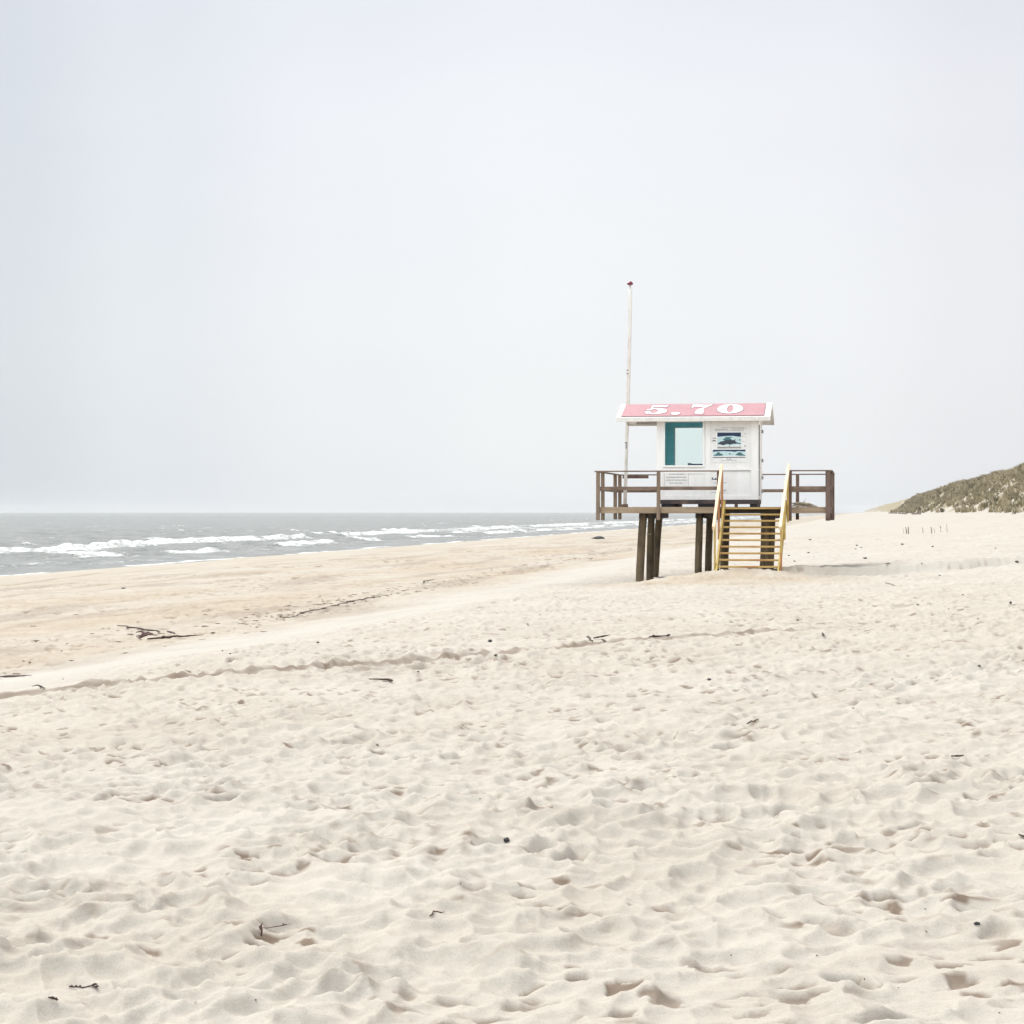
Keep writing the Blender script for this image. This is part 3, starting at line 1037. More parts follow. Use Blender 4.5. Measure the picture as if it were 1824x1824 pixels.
# trim battens on the front, 14 mm proud
tr = MB()
p0, p1 = CV0 - .022, CV0 - .001
kbox(tr, CU0 - .012, 1.755, p0 - .01, p1, ZB - .004, ZT - .01)
kbox(tr, 2.975, 3.10, p0, p1, ZB - .002, ZT - .012)
kbox(tr, 4.27, CU1 + .006, p0 - .01, p1, ZB - .004, ZT - .01)
kbox(tr, 1.755, 2.975, p0, p1, 1.10, 1.24)
kbox(tr, 3.10, 4.27, p0, p1, 1.19, 1.245)
kbox(tr, 1.755, 2.975, p0 + .004, p1, ZB - .002, .47)
kbox(tr, 3.10, 4.27, p0 + .004, p1, ZB - .002, .47)
tr.build('wall_trim', M['trim'], front)
sh = MB()
kbox(sh, 3.11, 4.262, CV0 - .030, CV0 - .001, 1.176, 1.187)
sh.build('drip_strip', M['grey'], front)
# window
wf = MB()
for (a, c, d, e) in ((WU0 - .045, WU0 + .008, WZ0 - .05, WZ1 + .045), (WU1 - .008, WU1 + .045, WZ0 - .05, WZ1 + .045)):
    kbox(wf, a, c, CV0 - .034, CV0 - .001, d, e)
kbox(wf, WU0 + .008, WU1 - .008, CV0 - .033, CV0 - .001, WZ1 - .008, WZ1 + .045)
kbox(wf, WU0 + .008, WU1 - .008, CV0 - .05, CV0 - .001, WZ0 - .05, WZ0 + .006)
win = wf.build('window_frame', M['white'], cabin, bevel=.003)
kbox(MB(), WU0 + .001, WU1 - .001, CV0 + .012, CV0 + .020, WZ0 + .001, WZ1 - .001).build('window_pane', M['glass'], win)
rf = MB()
for (a, c) in ((RU0 + .001, RU0 + .03), (RU1 - .03, RU1 - .001)):
    kbox(rf, a, c, CV1 - .055, CV1 + .02, RZ0 + .03, RZ1 - .03)
kbox(rf, RU0 + .001, RU1 - .001, CV1 - .055, CV1 + .02, RZ1 - .03, RZ1 - .001)
kbox(rf, RU0 + .001, RU1 - .001, CV1 - .055, CV1 + .02, RZ0 + .001, RZ0 + .03)
rwin = rf.build('rear_window_frame', M['white'], cabin)
kbox(MB(), RU0 + .031, RU1 - .031, CV1 - .03, CV1 - .022, RZ0 + .031, RZ1 - .031).build('rear_window_pane', M['glass'], rwin)
# shutters / hinges on the right side wall
sw = MB()
kbox(sw, CU1 + .001, CU1 + .03, CV0 + .02, CV0 + .11, ZB, ZT - .05)
kbox(sw, CU1 + .001, CU1 + .03, CV1 - .09, CV1 + .0, ZB, ZT - .05)
kbox(sw, CU1 + .001, CU1 + .028, CV0 + .11, CV1 - .09, 1.17, 1.25)
sw.build('side_trim', M['trim'], cabin)
dr = MB()
kbox(dr, CU1 + .001, CU1 + .045, CV0 + .45, CV0 + 1.35, ZB + .03, 1.15)
kbox(dr, CU1 + .001, CU1 + .045, CV0 + .45, CV0 + 1.35, 1.27, 2.50)
door = dr.build('side_shutter', M['white'], cabin, bevel=.003)
for z in (.55, .95, 1.45, 2.30):
    kbox(MB(), CU1 + .046, CU1 + .10, CV0 + 1.36, CV0 + 1.46, z, z + .10).build('hinge', M['grey'], door)
kbox(MB(), CU1 + .001, CU1 + .04, CV0 + .18, CV0 + .21, 1.35, 2.45).build('locking_bar', M['black'], cabin)
kbox(MB(), CU1 + .001, CU1 + .05, CV0 + .28, CV0 + .31, ZB + .1, ZT - .2).build('locking_bar', M['grey'], cabin)
# gables
EV0, EV1 = CV0 - .35, CV1 + .35
EZ, PZ = 2.70, 3.165         # top of roof skin at the eave and at the ridge
gs = (PZ - EZ) / (RIDGE_V - EV0)
GU0, GU1 = .46, 4.80


def rz_at(v): return PZ - gs * abs(v - RIDGE_V)


for u in (CU0, CU1 - T):
    MB().prism([K(u, CV0, ZT + .001), K(u, CV1, ZT + .001), K(u, CV1, rz_at(CV1) - .06), K(u, RIDGE_V, PZ - .06), K(u, CV0, rz_at(CV0) - .06)], (T, 0, 0)).build('gable', M['panel'], cabin)
# roof body
rb = MB()
for (va, vb) in ((EV0, RIDGE_V), (EV1, RIDGE_V)):
    rb.prism([K(GU0, va, rz_at(va) - .045), K(GU0, vb, PZ - .045), K(GU0, vb, PZ - .006), K(GU0, va, rz_at(va) - .006)], (GU1 - GU0, 0, 0))
roof = rb.build('roof', M['white'], cabin)
# beam carrying the porch end of the roof, and rafters under it
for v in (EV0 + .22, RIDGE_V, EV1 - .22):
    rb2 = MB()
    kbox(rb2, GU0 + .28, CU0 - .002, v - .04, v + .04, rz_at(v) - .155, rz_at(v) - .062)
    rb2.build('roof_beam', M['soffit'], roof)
# fascia boards
fb = MB()
kbox(fb, GU0 - .02, GU1 + .02, EV0 - .028, EV0 - .001, EZ - .115, EZ + .004)
kbox(fb, GU0 - .02, GU1 + .02, EV1 + .001, EV1 + .028, EZ - .115, EZ + .004)
fb.build('fascia', M['fascia'], roof, bevel=.003)
# barge boards along the gable ends, and ridge board
for u in (GU0 - .024, GU1 + .001):
    bg = MB()
    for (va, vb) in ((EV0 - .0, RIDGE_V - .001), (EV1, RIDGE_V + .001)):
        bg.prism([K(u, va, rz_at(va) - .12), K(u, vb, PZ - .12), K(u, vb, PZ + .012), K(u, va, rz_at(va) + .012)], (.023, 0, 0))
    bg.build('barge_board', M['fascia'], roof)
# white border and pink field lie on the roof skin
n_r = Vector((0, -gs, 1)).normalized()


def RP(u, w, lift):
    """point on the front roof plane, w = 0 at eave, 1 at ridge"""
    v = EV0 + (RIDGE_V - EV0) * w
    return Vector(K(u, v, rz_at(v))) + n_r * lift


def roof_quad(u0, u1, w0, w1, lift, th, mb, uo=0):
    mb.prism([RP(u0, w0, lift - th), RP(u1, w0, lift - th), RP(u1 - uo, w1, lift - th), RP(u0 + uo, w1, lift - th)], n_r * th)


q = MB(); roof_quad(GU0 + .105, GU1 - .145, .065, .965, .010, .012, q)
q.build('roof_outline', M['line'], roof)
q = MB(); roof_quad(GU0 + .12, GU1 - .16, .078, .95, .016, .008, q)
q.build('roof_field', M['pink'], roof)
# rear half of the roof
qb = MB()
qb.prism([K(GU0 + .14, EV1 - .14, rz_at(EV1 - .14) + .002), K(GU1 - .14, EV1 - .14, rz_at(EV1 - .14) + .002), K(GU1 - .14, RIDGE_V + .06, rz_at(RIDGE_V + .06) + .002), K(GU0 + .14, RIDGE_V + .06, rz_at(RIDGE_V + .06) + .002)], (0, 0, .012))
qb.build('roof_field', M['pink'], roof)

# painted number: bold high-contrast figures lying on the roof, coordinates 0..1 wide, 0..1 high
def ell(cx, cy, rx, ry, a0, a1, n=28, p=1.0):
    return [(cx + rx * math.cos(R(a0 + (a1 - a0) * i / n)), cy + ry * math.sin(R(a0 + (a1 - a0) * i / n))) for i in range(n + 1)]


def strip(outer, inner):
    """faces between two open polylines of equal length"""
    return outer, inner


GLY = {
    '0': [('ring', ell(.5, .5, .5, .5, 0, 360, 40), ell(.5, .5, .13, .42, 0, 360, 40))],
    '5': [('poly', [(.20, .47), (.26, .47), (.30, .80), (.90, .80), (.97, 1.0), (.92, 1.0), (.86, .95), (.22, .97)]),
          ('ring', ell(.47, .32, .50, .32, 158, -150, 36), ell(.40, .32, .18, .25, 150, -140, 36)),
          ('poly', ell(.13, .17, .13, .12, 0, 360, 20)[:-1])],
    '7': [('poly', [(.04, .66), (.09, .66), (.20, .79), (.62, .77), (.88, .84), (1.0, 1.0), (.95, 1.0), (.84, .95), (.12, .99), (.06, .99)]),
          ('poly', [(.86, .86), (1.0, 1.0), (.96, .96), (.60, .52), (.66, .18), (.64, .0), (.28, .0), (.26, .2), (.36, .45), (.66, .72)])],
    '.': [('poly', ell(.5, .5, .5, .5, 0, 360, 24)[:-1])],
}


def glyph(ch, u0, u1, w0, w1, lift, grow, mb):
    def P(p, l):
        return RP(u0 + (u1 - u0) * p[0], w0 + (w1 - w0) * p[1], l)
    for g_ in GLY[ch]:
        if g_[0] == 'poly':
            pts = g_[1]
            if grow:
                cx = sum(p[0] for p in pts) / len(pts); cy = sum(p[1] for p in pts) / len(pts)
                pts = [(p[0] + math.copysign(grow / (u1 - u0), p[0] - cx), p[1] + math.copysign(grow * .9 / (w1 - w0), p[1] - cy)) for p in pts]
            mb.prism([P(p, lift - .004) for p in pts], n_r * .004)
        else:
            o_, i_ = g_[1], g_[2]
            cx, cy = .5 * (o_[0][0] + o_[len(o_) // 2][0]), sum(p[1] for p in o_) / len(o_)
            if grow:
                o_ = [(p[0] + (p[0] - cx) * grow * 2 / (u1 - u0), p[1] + (p[1] - cy) * grow * 2 / (w1 - w0)) for p in o_]
                i_ = [(p[0] - (p[0] - cx) * grow * 2.5 / (u1 - u0), p[1] - (p[1] - cy) * grow * 1.5 / (w1 - w0)) for p in i_]
            for k in range(len(o_) - 1):
                mb.prism([P(o_[k], lift - .004), P(o_[k + 1], lift - .004), P(i_[k + 1], lift - .004), P(i_[k], lift - .004)], n_r * .004)


spec = [('5', 1.22, 1.86, .20, .84), ('.', 1.98, 2.24, .14, .30), ('7', 2.50, 3.12, .20, .86), ('0', 3.28, 4.02, .20, .86)]
for ch, a, c, w0, w1 in spec:
    mo = MB(); glyph(ch, a, c, w0, w1, .022, .026, mo); mo.build('number_outline', M['line'], roof)
    mo = MB(); glyph(ch, a, c, w0, w1, .028, 0, mo); mo.build('roof_number', M['paper'], roof)

# a dark box on the sill inside the cabin
bx = MB()
kbox(bx, 2.45, 3.0, CV0 + .14, CV0 + .30, 1.05, 1.385)
kbox(bx, 2.45, 2.55, CV0 + .15, CV0 + .29, 1.386, 1.405)
bo = bx.build('equipment_box', M['navy'], None)
bo.parent = None
bo.location = cabin.location; bo.rotation_euler = cabin.rotation_euler
tag(bo, 'dark blue box behind the lower right corner of the cabin window', 'box')
kbox(MB(), CU0 + T + .02, CU1 - T - .02, CV0 + T + .005, CV0 + .55, 1.0, 1.045).build('window_shelf', M['inner'], cabin)

# ------------------------------------------------------------------ signs on the cabin front
def PX(px, py, v):
    """u and z of a photo pixel on the plane v = const"""
    r = (px - 912) / F
    # x = HUT0.x + u*CT + v*ST ; y = HUT0.y - u*ST + v*CT
    u = (r * (HUT0.y + v * CT) - HUT0.x - v * ST) / (CT + r * ST)
    y = HUT0.y - u * ST + v * CT
    return u, (912 - py) / F * y


SV = CV0 - .002
poster = empty('information_poster', HUT0 + UD * 3.7 + VD * SV + Vector((0, 0, EYE + 1.9)), RZ)
tag(poster, 'white information poster with two navy and aqua wave pictures, right of the window', 'poster')
PO = Vector((3.7, SV, 1.9))


def sheet(parent, org, name, x0, y0, x1, y1, lift, m, label=None):
    a, zt = PX(x0, y0, SV); c, zb_ = PX(x1, y1, SV)
    o = MB().box(a - org.x, c - org.x, -lift, -lift + .0015, zb_ - org.z, zt - org.z).build(name, m, parent)
    return o


def spoly(parent, org, name, pxs, lift, m):
    pts = []
    for (x, y) in pxs:
        u, z = PX(x, y, SV)
        pts.append((u - org.x, -lift, z - org.z))
    return MB().prism(pts, (0, .0015, 0)).build(name, m, parent)


def marks(parent, org, name, rows, lift, m):
    """illegible small print: short dashes of word lengths; rows = (x0, x1, y, height)"""
    mb = MB()
    rr = random.Random(3)
    for (x0, x1, y, h) in rows:
        x = x0
        while x < x1 - .3:
            w = min(rr.uniform(1.2, 5.0), x1 - x)
            a, zt = PX(x, y - h / 2, SV); c, zb_ = PX(x + w, y + h / 2, SV)
            mb.box(a - org.x, c - org.x, -lift, -lift + .001, zb_ - org.z, zt - org.z)
            x += w + rr.uniform(.35, .8)
    return tag(mb.build(name, m, parent), kind='stuff')


a, zt = PX(1267.5, 761, SV); c, zb_ = PX(1332, 824, SV)
MB().box(a - PO.x, c - PO.x, -.010, -.0005, zb_ - PO.z, zt - PO.z).build('poster_board', M['paper'], poster)


def zp(x, y):      # pixel of the 18.24x enlargement of the poster -> photo pixel
    return 1260 + x / 18.24, 750 + y / 18.24


def Z(pts): return [zp(*p) for p in pts]


# upper picture
sheet(poster, PO, 'picture', *zp(325, 375), *zp(1092, 890), .013, M['aqua'])
spoly(poster, PO, 'navy_band', Z([(325, 375), (1092, 375), (1092, 515), (960, 500), (830, 480), (600, 485), (400, 505), (325, 505)]), .016, M['navy'])
spoly(poster, PO, 'teal_shape', Z([(500, 590), (600, 540), (560, 520), (820, 525), (740, 560), (800, 610), (700, 640), (560, 640)]), .016, M['teal'])
spoly(poster, PO, 'slate_shape', Z([(325, 745), (420, 670), (560, 640), (620, 615), (860, 620), (920, 590), (900, 650), (970, 700), (1092, 720), (1092, 745), (960, 735), (820, 740), (760, 770), (640, 745), (520, 790), (430, 760)]), .018, M['slate'])
sheet(poster, PO, 'white_band', *zp(325, 792), *zp(1092, 838), .0155, M['paper'])
sheet(poster, PO, 'grey_band', *zp(325, 850), *zp(1092, 890), .016, M['pgrey'])
sheet(poster, PO, 'dark_rule', *zp(325, 840), *zp(1092, 850), .018, M['slate'])
spoly(poster, PO, 'dark_mark', Z([(1040, 590), (1070, 590), (1070, 640), (1035, 630)]), .018, M['slate'])
spoly(poster, PO, 'dark_mark', Z([(708, 795), (740, 795), (730, 830), (715, 830)]), .018, M['slate'])
# lower picture
sheet(poster, PO, 'picture', *zp(182, 935), *zp(1240, 1185), .013, M['aqua'])
spoly(poster, PO, 'navy_band', Z([(182, 935), (1240, 930), (1240, 990), (1000, 975), (900, 1000), (820, 990), (500, 975), (182, 1000)]), .016, M['navy'])
spoly(poster, PO, 'teal_shape', Z([(182, 1130), (300, 1060), (320, 1015), (400, 1015), (410, 1050), (460, 1060), (520, 1110), (430, 1130), (270, 1135)]), .016, M['teal'])
spoly(poster, PO, 'teal_shape', Z([(900, 1105), (960, 1060), (1010, 1015), (1100, 1020), (1120, 1060), (1240, 1110), (1240, 1128), (1060, 1130)]), .016, M['teal'])
sheet(poster, PO, 'white_band', *zp(182, 1133), *zp(1240, 1168), .0145, M['paper'])
sheet(poster, PO, 'dark_rule', *zp(182, 1170), *zp(1240, 1187), .018, M['slate'])
spoly(poster, PO, 'dark_mark', Z([(680, 1060), (770, 1050), (760, 1075), (700, 1085)]), .018, M['slate'])
rows = [(*[zp(490, 0)[0], zp(1190, 0)[0]], zp(0, 224)[1], .8), (zp(235, 0)[0], zp(660, 0)[0], zp(0, 270)[1], .9), (zp(780, 0)[0], zp(1185, 0)[0], zp(0, 266)[1], .7),
        (zp(225, 0)[0], zp(1180, 0)[0], zp(0, 315)[1], .7), (zp(630, 0)[0], zp(790, 0)[0], zp(0, 1235)[1], 1.2), (zp(475, 0)[0], zp(960, 0)[0], zp(0, 1283)[1], .6)]
marks(poster, PO, 'small_print', rows, .0125, M['ink'])
for (x, y, w, h) in ((170, 545, 115, 22), (165, 620, 110, 40), (1205, 790, 35, 40), (1130, 670, 100, 12), (1105, 495, 130, 7), (1215, 395, 25, 30)):
    sheet(poster, PO, 'dark_mark', *zp(x, y), *zp(x + w, y + h), .0135, M['ink'] if h > 15 else M['pgrey'])

notice = empty('notice_sign', HUT0 + UD * 2.1 + VD * SV + Vector((0, 0, EYE + .95)), RZ)
tag(notice, 'white notice board with four lines of small print under the window', 'sign')
NO = Vector((2.1, SV, .95))
sheet(notice, NO, 'sign_edge', 1183.6, 838, 1226.6, 867, .008, M['pgrey'])
sheet(notice, NO, 'sign_face', 1184.2, 838.4, 1226.0, 866.5, .011, M['paper'])
marks(notice, NO, 'small_print', [(1191, 1219, 844.7, 1.0), (1186, 1223.5, 850, 1.2), (1186, 1223.5, 855.2, 1.2), (1192, 1217, 860.5, 1.0)], .013, M['ink'])

sticker = empty('rules_sign', HUT0 + UD * 3.4 + VD * SV + Vector((0, 0, EYE + .75)), RZ)
tag(sticker, 'small white sheet with dark marks on the cabin wall behind the stair handrail', 'sign')
KO = Vector((3.4, SV, .75))
sheet(sticker, KO, 'sign_face', 1266.5, 849, 1296, 878, .006, M['paper'])
for (x0, y0, x1, y1, m) in ((1268, 853.3, 1277, 854.6, 'navy'), (1268, 850.5, 1270, 853.3, 'slate'), (1273, 851.5, 1276, 853.3, 'slate')):
    sheet(sticker, KO, 'dark_mark', x0, y0, x1, y1, .009, M[m])
marks(sticker, KO, 'small_print', [(1271, 1294, 860, .8), (1286, 1294, 873.5, .9), (1268, 1290, 876.8, .5)], .009, M['ink'])

# ------------------------------------------------------------------ flagpole
fv = 4.86
fu, _ = PX(1113, 900, fv)
fp = empty('flagpole', HUT0 + UD * fu + VD * fv + Vector((0, 0, EYE + DK)), RZ)
tag(fp, 'tall leaning white wooden flagpole with wine red ball, no flag', 'flagpole')
ztop = (912 - 508) / F * (HUT0.y + fv * CT)
ut, _ = PX(1122.3, 508, fv)
lean = ut - fu
hh = ztop - DK
pts = [(lean * k + .012 * math.sin(3 * k), 0, hh * k) for k in [i / 14 for i in range(15)]]
rd = [.054 - .018 * (i / 14) for i in range(15)]
MB().tube(pts, rd, 14, .02).build('pole', M['pole'], fp, smooth=True)
prof = [(0.03, 0), (.088, .012), (.095, .035), (.082, .07), (.055, .10), (.012, .118)]
MB().tube([(lean, 0, hh - .004 + z) for r, z in prof], [r for r, z in prof], 16).build('ball', M['ball'], fp, smooth=True)
hp = [(lean * k + .062 + .02 * math.sin(math.pi * k), -.02, 1.0 + (hh - 1.15) * k) for k in [i / 12 for i in range(13)]]
MB().tube(hp, .006, 6).build('halyard', M['rope'], fp)
for z in (hh * .60, hh * .615, hh * .29):
    k = z / hh
    MB().tube([(lean * k, 0, z), (lean * k, 0, z + .022)], .054 - .018 * k + .006, 14).build('pole_band', M['driftlt'], fp)
MB().box(.03, .075, -.05, -.01, 1.80, 1.98).build('cleat', M['grey'], fp)
MB().box(-.09, .09, -.09, .09, 0.003, .10).build('foot_block', M['oldz'], fp)

# ------------------------------------------------------------------ rope and driftwood heap on the deck
hu, _ = PX(1428, 900, .6)
heap = empty('rope_heap', HUT0 + UD * hu + VD * .6 + Vector((0, 0, EYE + DK)), RZ)
tag(heap, 'heap of bleached rope on the deck behind the right front railing', 'rope')
rp = []
for i in range(150):
    a = i * .33
    rp.append((.24 * math.cos(a) * (1 + .25 * math.sin(i * .11)) + .07 * math.sin(i * .07), .17 * math.sin(a) * (1 + .2 * math.sin(i * .23)), .018 + .115 * abs(math.sin(i * .021)) * (1 - .3 * abs(math.cos(a)))))
MB().tube(rp, .014, 6).build('rope', M['rope'], heap, smooth=True)
tw = empty('deck_twig', HUT0 + UD * (hu + .06) + VD * .62 + Vector((0, 0, EYE + DK)), RZ)
tag(tw, 'thin dry twig sticking up from the rope heap on the deck', 'twig')
MB().tube([(-.02, 0, .0), (.0, 0, .12), (.03, 0, .19), (.05, 0, .25)], [.009, .008, .006, .002], 6).build('stem', M['stake'], tw)
MB().tube([(.0, 0, .14), (-.04, 0, .17)], [.006, .002], 6).build('side_shoot', M['stake'], tw)
pk, _ = PX(1447, 902, .5)
pl = MB().box(-.14, .14, -.05, .05, 0.002, .028).build('loose_board', M['edge'], None, bevel=.003)
pl.location = HUT0 + UD * pk + VD * .45 + Vector((0, 0, EYE + DK)); pl.rotation_euler = (0, 0, RZ + .1)
tag(pl, 'short pale loose board lying beside the rope heap', 'board')

# ------------------------------------------------------------------ things on the sand
RS = .42


def stick(name, p, q, r, m, label, cat, group=None, bend=.12, knots=0, n=9, lift=None, branches=0, seed=1):
    """a bent tapering piece of wood lying on the sand between two photo pixels"""
    rr = random.Random(seed)
    A, B = at(*p), at(*q)
    mid = (A + B) / 2
    ln = max((B - A).length, .03)
    d = (B - A) / ln
    side = Vector((-d.y, d.x, 0))
    pts, rd = [], []
    o0 = Vector((mid.x, mid.y, ground(mid.x, mid.y)))
    ph = rr.uniform(0, 6)
    for i in range(n):
        k = i / (n - 1)
        P = A + (B - A) * k + side * (bend * ln * math.sin(k * 3.1 + .3 * math.sin(ph)) * .5 + rr.uniform(-.02, .02) * ln)
        zg = ground(P.x, P.y)
        zz_ = zg + r * .75 + (lift(k) if lift else 0)
        pts.append(Vector((P.x, P.y, zz_)) - o0)
        rd.append(r * RS * (.25 + .85 * math.sin(math.pi * min(1, .12 + k * .95)) ** .6) * rr.uniform(.75, 1.2))
    # a piece of wood spans the hollows: straighten the height profile
    z0, z1 = pts[0].z, pts[-1].z
    for i, P in enumerate(pts):
        k = i / (n - 1)
        P.z = max(z0 + (z1 - z0) * k, P.z)
    mb = MB().tube(pts, rd, 8, .12)
    for j in range(branches):
        i = rr.randrange(1, n - 1)
        a = rr.uniform(-1, 1)
        tip = pts[i] + (d * rr.uniform(-.1, .3) + side * a * .5) * ln * .35 + Vector((0, 0, rr.uniform(.0, .02) * ln))
        mb.tube([pts[i], (pts[i] + tip) / 2 + Vector((0, 0, .02 * ln)), tip], [r * .7, r * .5, r * .2], 6, .1)
    o = mb.build(name, m, None, smooth=True)
    o.location = o0
    tag(o, label, cat, group)
    return o


def lump(name, p, wpx, hpx, m, label, cat, group=None, seed=1, ragged=.25, sink=.3, flatk=1.0):
    rr = random.Random(seed)
    P = at(*p)
    P.z = ground(P.x, P.y)
    sc = P.y / F * (.8 if name == 'pebble' else 1)
    w, h = wpx * sc / 2, hpx * sc / 2
    me = bpy.data.meshes.new(name)
    bm = bmesh.new()
    bmesh.ops.create_icosphere(bm, subdivisions=3, radius=1)
    off = Vector((seed * 3.1, seed * 1.7, 0))
    dep = max(min(w, h * 3.0), h) * flatk
    for v in bm.verts:
        f = 1 + ragged * mnoise.noise(v.co * 1.6 + off) * 1.6 + ragged * .5 * mnoise.noise(v.co * 4 + off)
        v.co = Vector((v.co.x * w * f, v.co.y * dep * f, v.co.z * h * f + h * (1 - sink)))
    bm.to_mesh(me); bm.free()
    for f in me.polygons: f.use_smooth = True
    me.materials.append(m)
    o = bpy.data.objects.new(name, me)
    COL.objects.link(o)
    o.location = P
    o.rotation_euler = (0, 0, rr.uniform(-.3, .3))
    tag(o, label, cat, group)
    return o


D, DL = M['drift'], M['driftlt']
SG = 'driftwood scattered over the beach'
stick('driftwood_stick', (1058, 1139), (1088, 1133), .025, D, 'long straight driftwood stick, upper one of the trio below the platform piles', 'driftwood', SG, .02)
stick('driftwood_stick', (1047, 1136), (1053, 1146), .020, D, 'short driftwood stick pointing at the viewer, leftmost of the trio below the platform piles', 'driftwood', SG, .02, seed=2)
stick('driftwood_stick', (1071, 1141), (1080, 1145), .022, D, 'stubby driftwood stick, lowest of the trio below the platform piles', 'driftwood', SG, .02, seed=3)
stick('driftwood_stick', (1157, 1137), (1192, 1135), .024, D, 'dark driftwood branch with a thick knotted left end, in front of the stairs mound', 'driftwood', SG, .04, branches=2, seed=4)
stick('driftwood_stick', (1463, 1130), (1468, 1138), .024, D, 'short upright-looking dark stick on the sand right of the wheel track', 'driftwood', SG, .02, seed=5)
stick('driftwood_stick', (1576, 1038), (1596, 1046), .018, DL, 'thin brown stick lying slanted on smooth sand right of the stairs', 'driftwood', SG, .01, seed=6)
stick('driftwood_stick', (1576, 1009), (1585, 1003), .022, DL, 'short brown stick on the lip of the sand bank right of the stairs', 'driftwood', SG, .02, seed=7)
stick('driftwood_stick', (-6, 1209), (58, 1206), .030, M['weed'], 'dark smooth stick at the left edge of the photo beside the white sand bank', 'driftwood', SG, .02, seed=8)
stick('driftwood_branch', (210, 1117), (290, 1131), .045, D, 'dark broken branch, upper arm of the branch pile on the lower beach', 'driftwood', SG, .05, branches=0, seed=9, n=14)
stick('driftwood_branch', (262, 1141), (362, 1134), .045, D, 'long dark wavy branch, lower arm of the branch pile on the lower beach', 'driftwood', SG, .04, branches=1, seed=10, n=16)
stick('driftwood_branch', (298, 1128), (312, 1132), .05, M['weed'], 'short thick dark wood piece between the two long branches', 'driftwood', SG, .05, seed=11)
stick('driftwood_branch', (250, 1140), (275, 1131), .04, M['redtwig'], 'tangled reddish stub joining the two long branches on the lower beach', 'driftwood', SG, .15, branches=3, seed=12)
stick('seaweed_strand', (508, 1102), (600, 1080), .03, M['weed'], 'long dark seaweed line, left stretch on the lower beach', 'seaweed', 'seaweed strands on the lower beach', .03, seed=13, n=24)
stick('seaweed_strand', (596, 1081), (690, 1060), .03, M['weed'], 'dark seaweed line, right stretch on the lower beach', 'seaweed', 'seaweed strands on the lower beach', .05, seed=14, n=24)
stick('seaweed_strand', (750, 1040), (778, 1034), .035, M['weed'], 'short seaweed strand, farthest right on the lower beach', 'seaweed', 'seaweed strands on the lower beach', .08, seed=15)
stick('dry_twig', (462, 1664), (520, 1652), .0045, M['redtwig'], 'thin reddish twig with an upright leaf in the near left sand', 'twig', None, .05, branches=2, seed=16, lift=lambda k: .010)
stick('dry_twig', (820, 1292), (838, 1302), .006, DL, 'thin pale brown stem lying slanted in the middle of the sand', 'twig', None, .02, seed=17)
stick('dry_twig', (1202, 1316), (1234, 1300), .006, DL, 'thin brown stem right of centre below the stairs', 'twig', None, .05, seed=18)
stick('driftwood_stick', (1331, 1291), (1350, 1288), .013, D, 'small black wing-shaped wood chip below the stairs', 'driftwood', SG, .4, seed=19)
stick('driftwood_stick', (1696, 1350), (1714, 1349), .013, D, 'small black wood chip near the right edge of the sand', 'driftwood', SG, .3, seed=20)
stick('driftwood_stick', (1814, 1491), (1834, 1500), .012, D, 'black stick end cut by the right edge of the photo', 'driftwood', SG, .1, seed=21)
stick('driftwood_stick', (663, 1213), (678, 1217), .024, D, 'dark curved wood piece just below the wheel track at left centre', 'driftwood', SG, .5, seed=22)
stick('driftwood_stick', (766, 1635), (794, 1627), .008, M['redtwig'], 'short dark twig in the near sand left of centre', 'twig', None, .1, seed=23)
stick('driftwood_chip', (86, 1781), (104, 1786), .010, M['weed'], 'dark jagged wood scrap in the bottom left corner of the sand', 'driftwood', SG, .2, branches=3, seed=24)
stick('seaweed_frond', (122, 1760), (176, 1765), .008, M['weed'], 'brown toothed seaweed frond at the bottom left of the sand', 'seaweed', None, .05, branches=6, seed=25, n=10)
stick('dry_twig', (72, 1225), (77, 1231), .014, M['weed'], 'tiny v-shaped dark twig above the left end of the wheel track', 'twig', None, .02, branches=1, seed=26)
# upright leaf of the reddish twig is part of the small plant piece
lp = at(465, 1668); lp.z = ground(lp.x, lp.y)
lf = MB().tube([(0, 0, -.01), (.003, 0, .02), (-.003, 0, .036), (.006, 0, .052)], [.002, .004, .007, .002], 8).build('dry_leaf', M['redtwig'], None, smooth=True)
lf.location = lp
tag(lf, 'dark red curled leaf standing upright at the left end of the reddish twig', 'leaf')

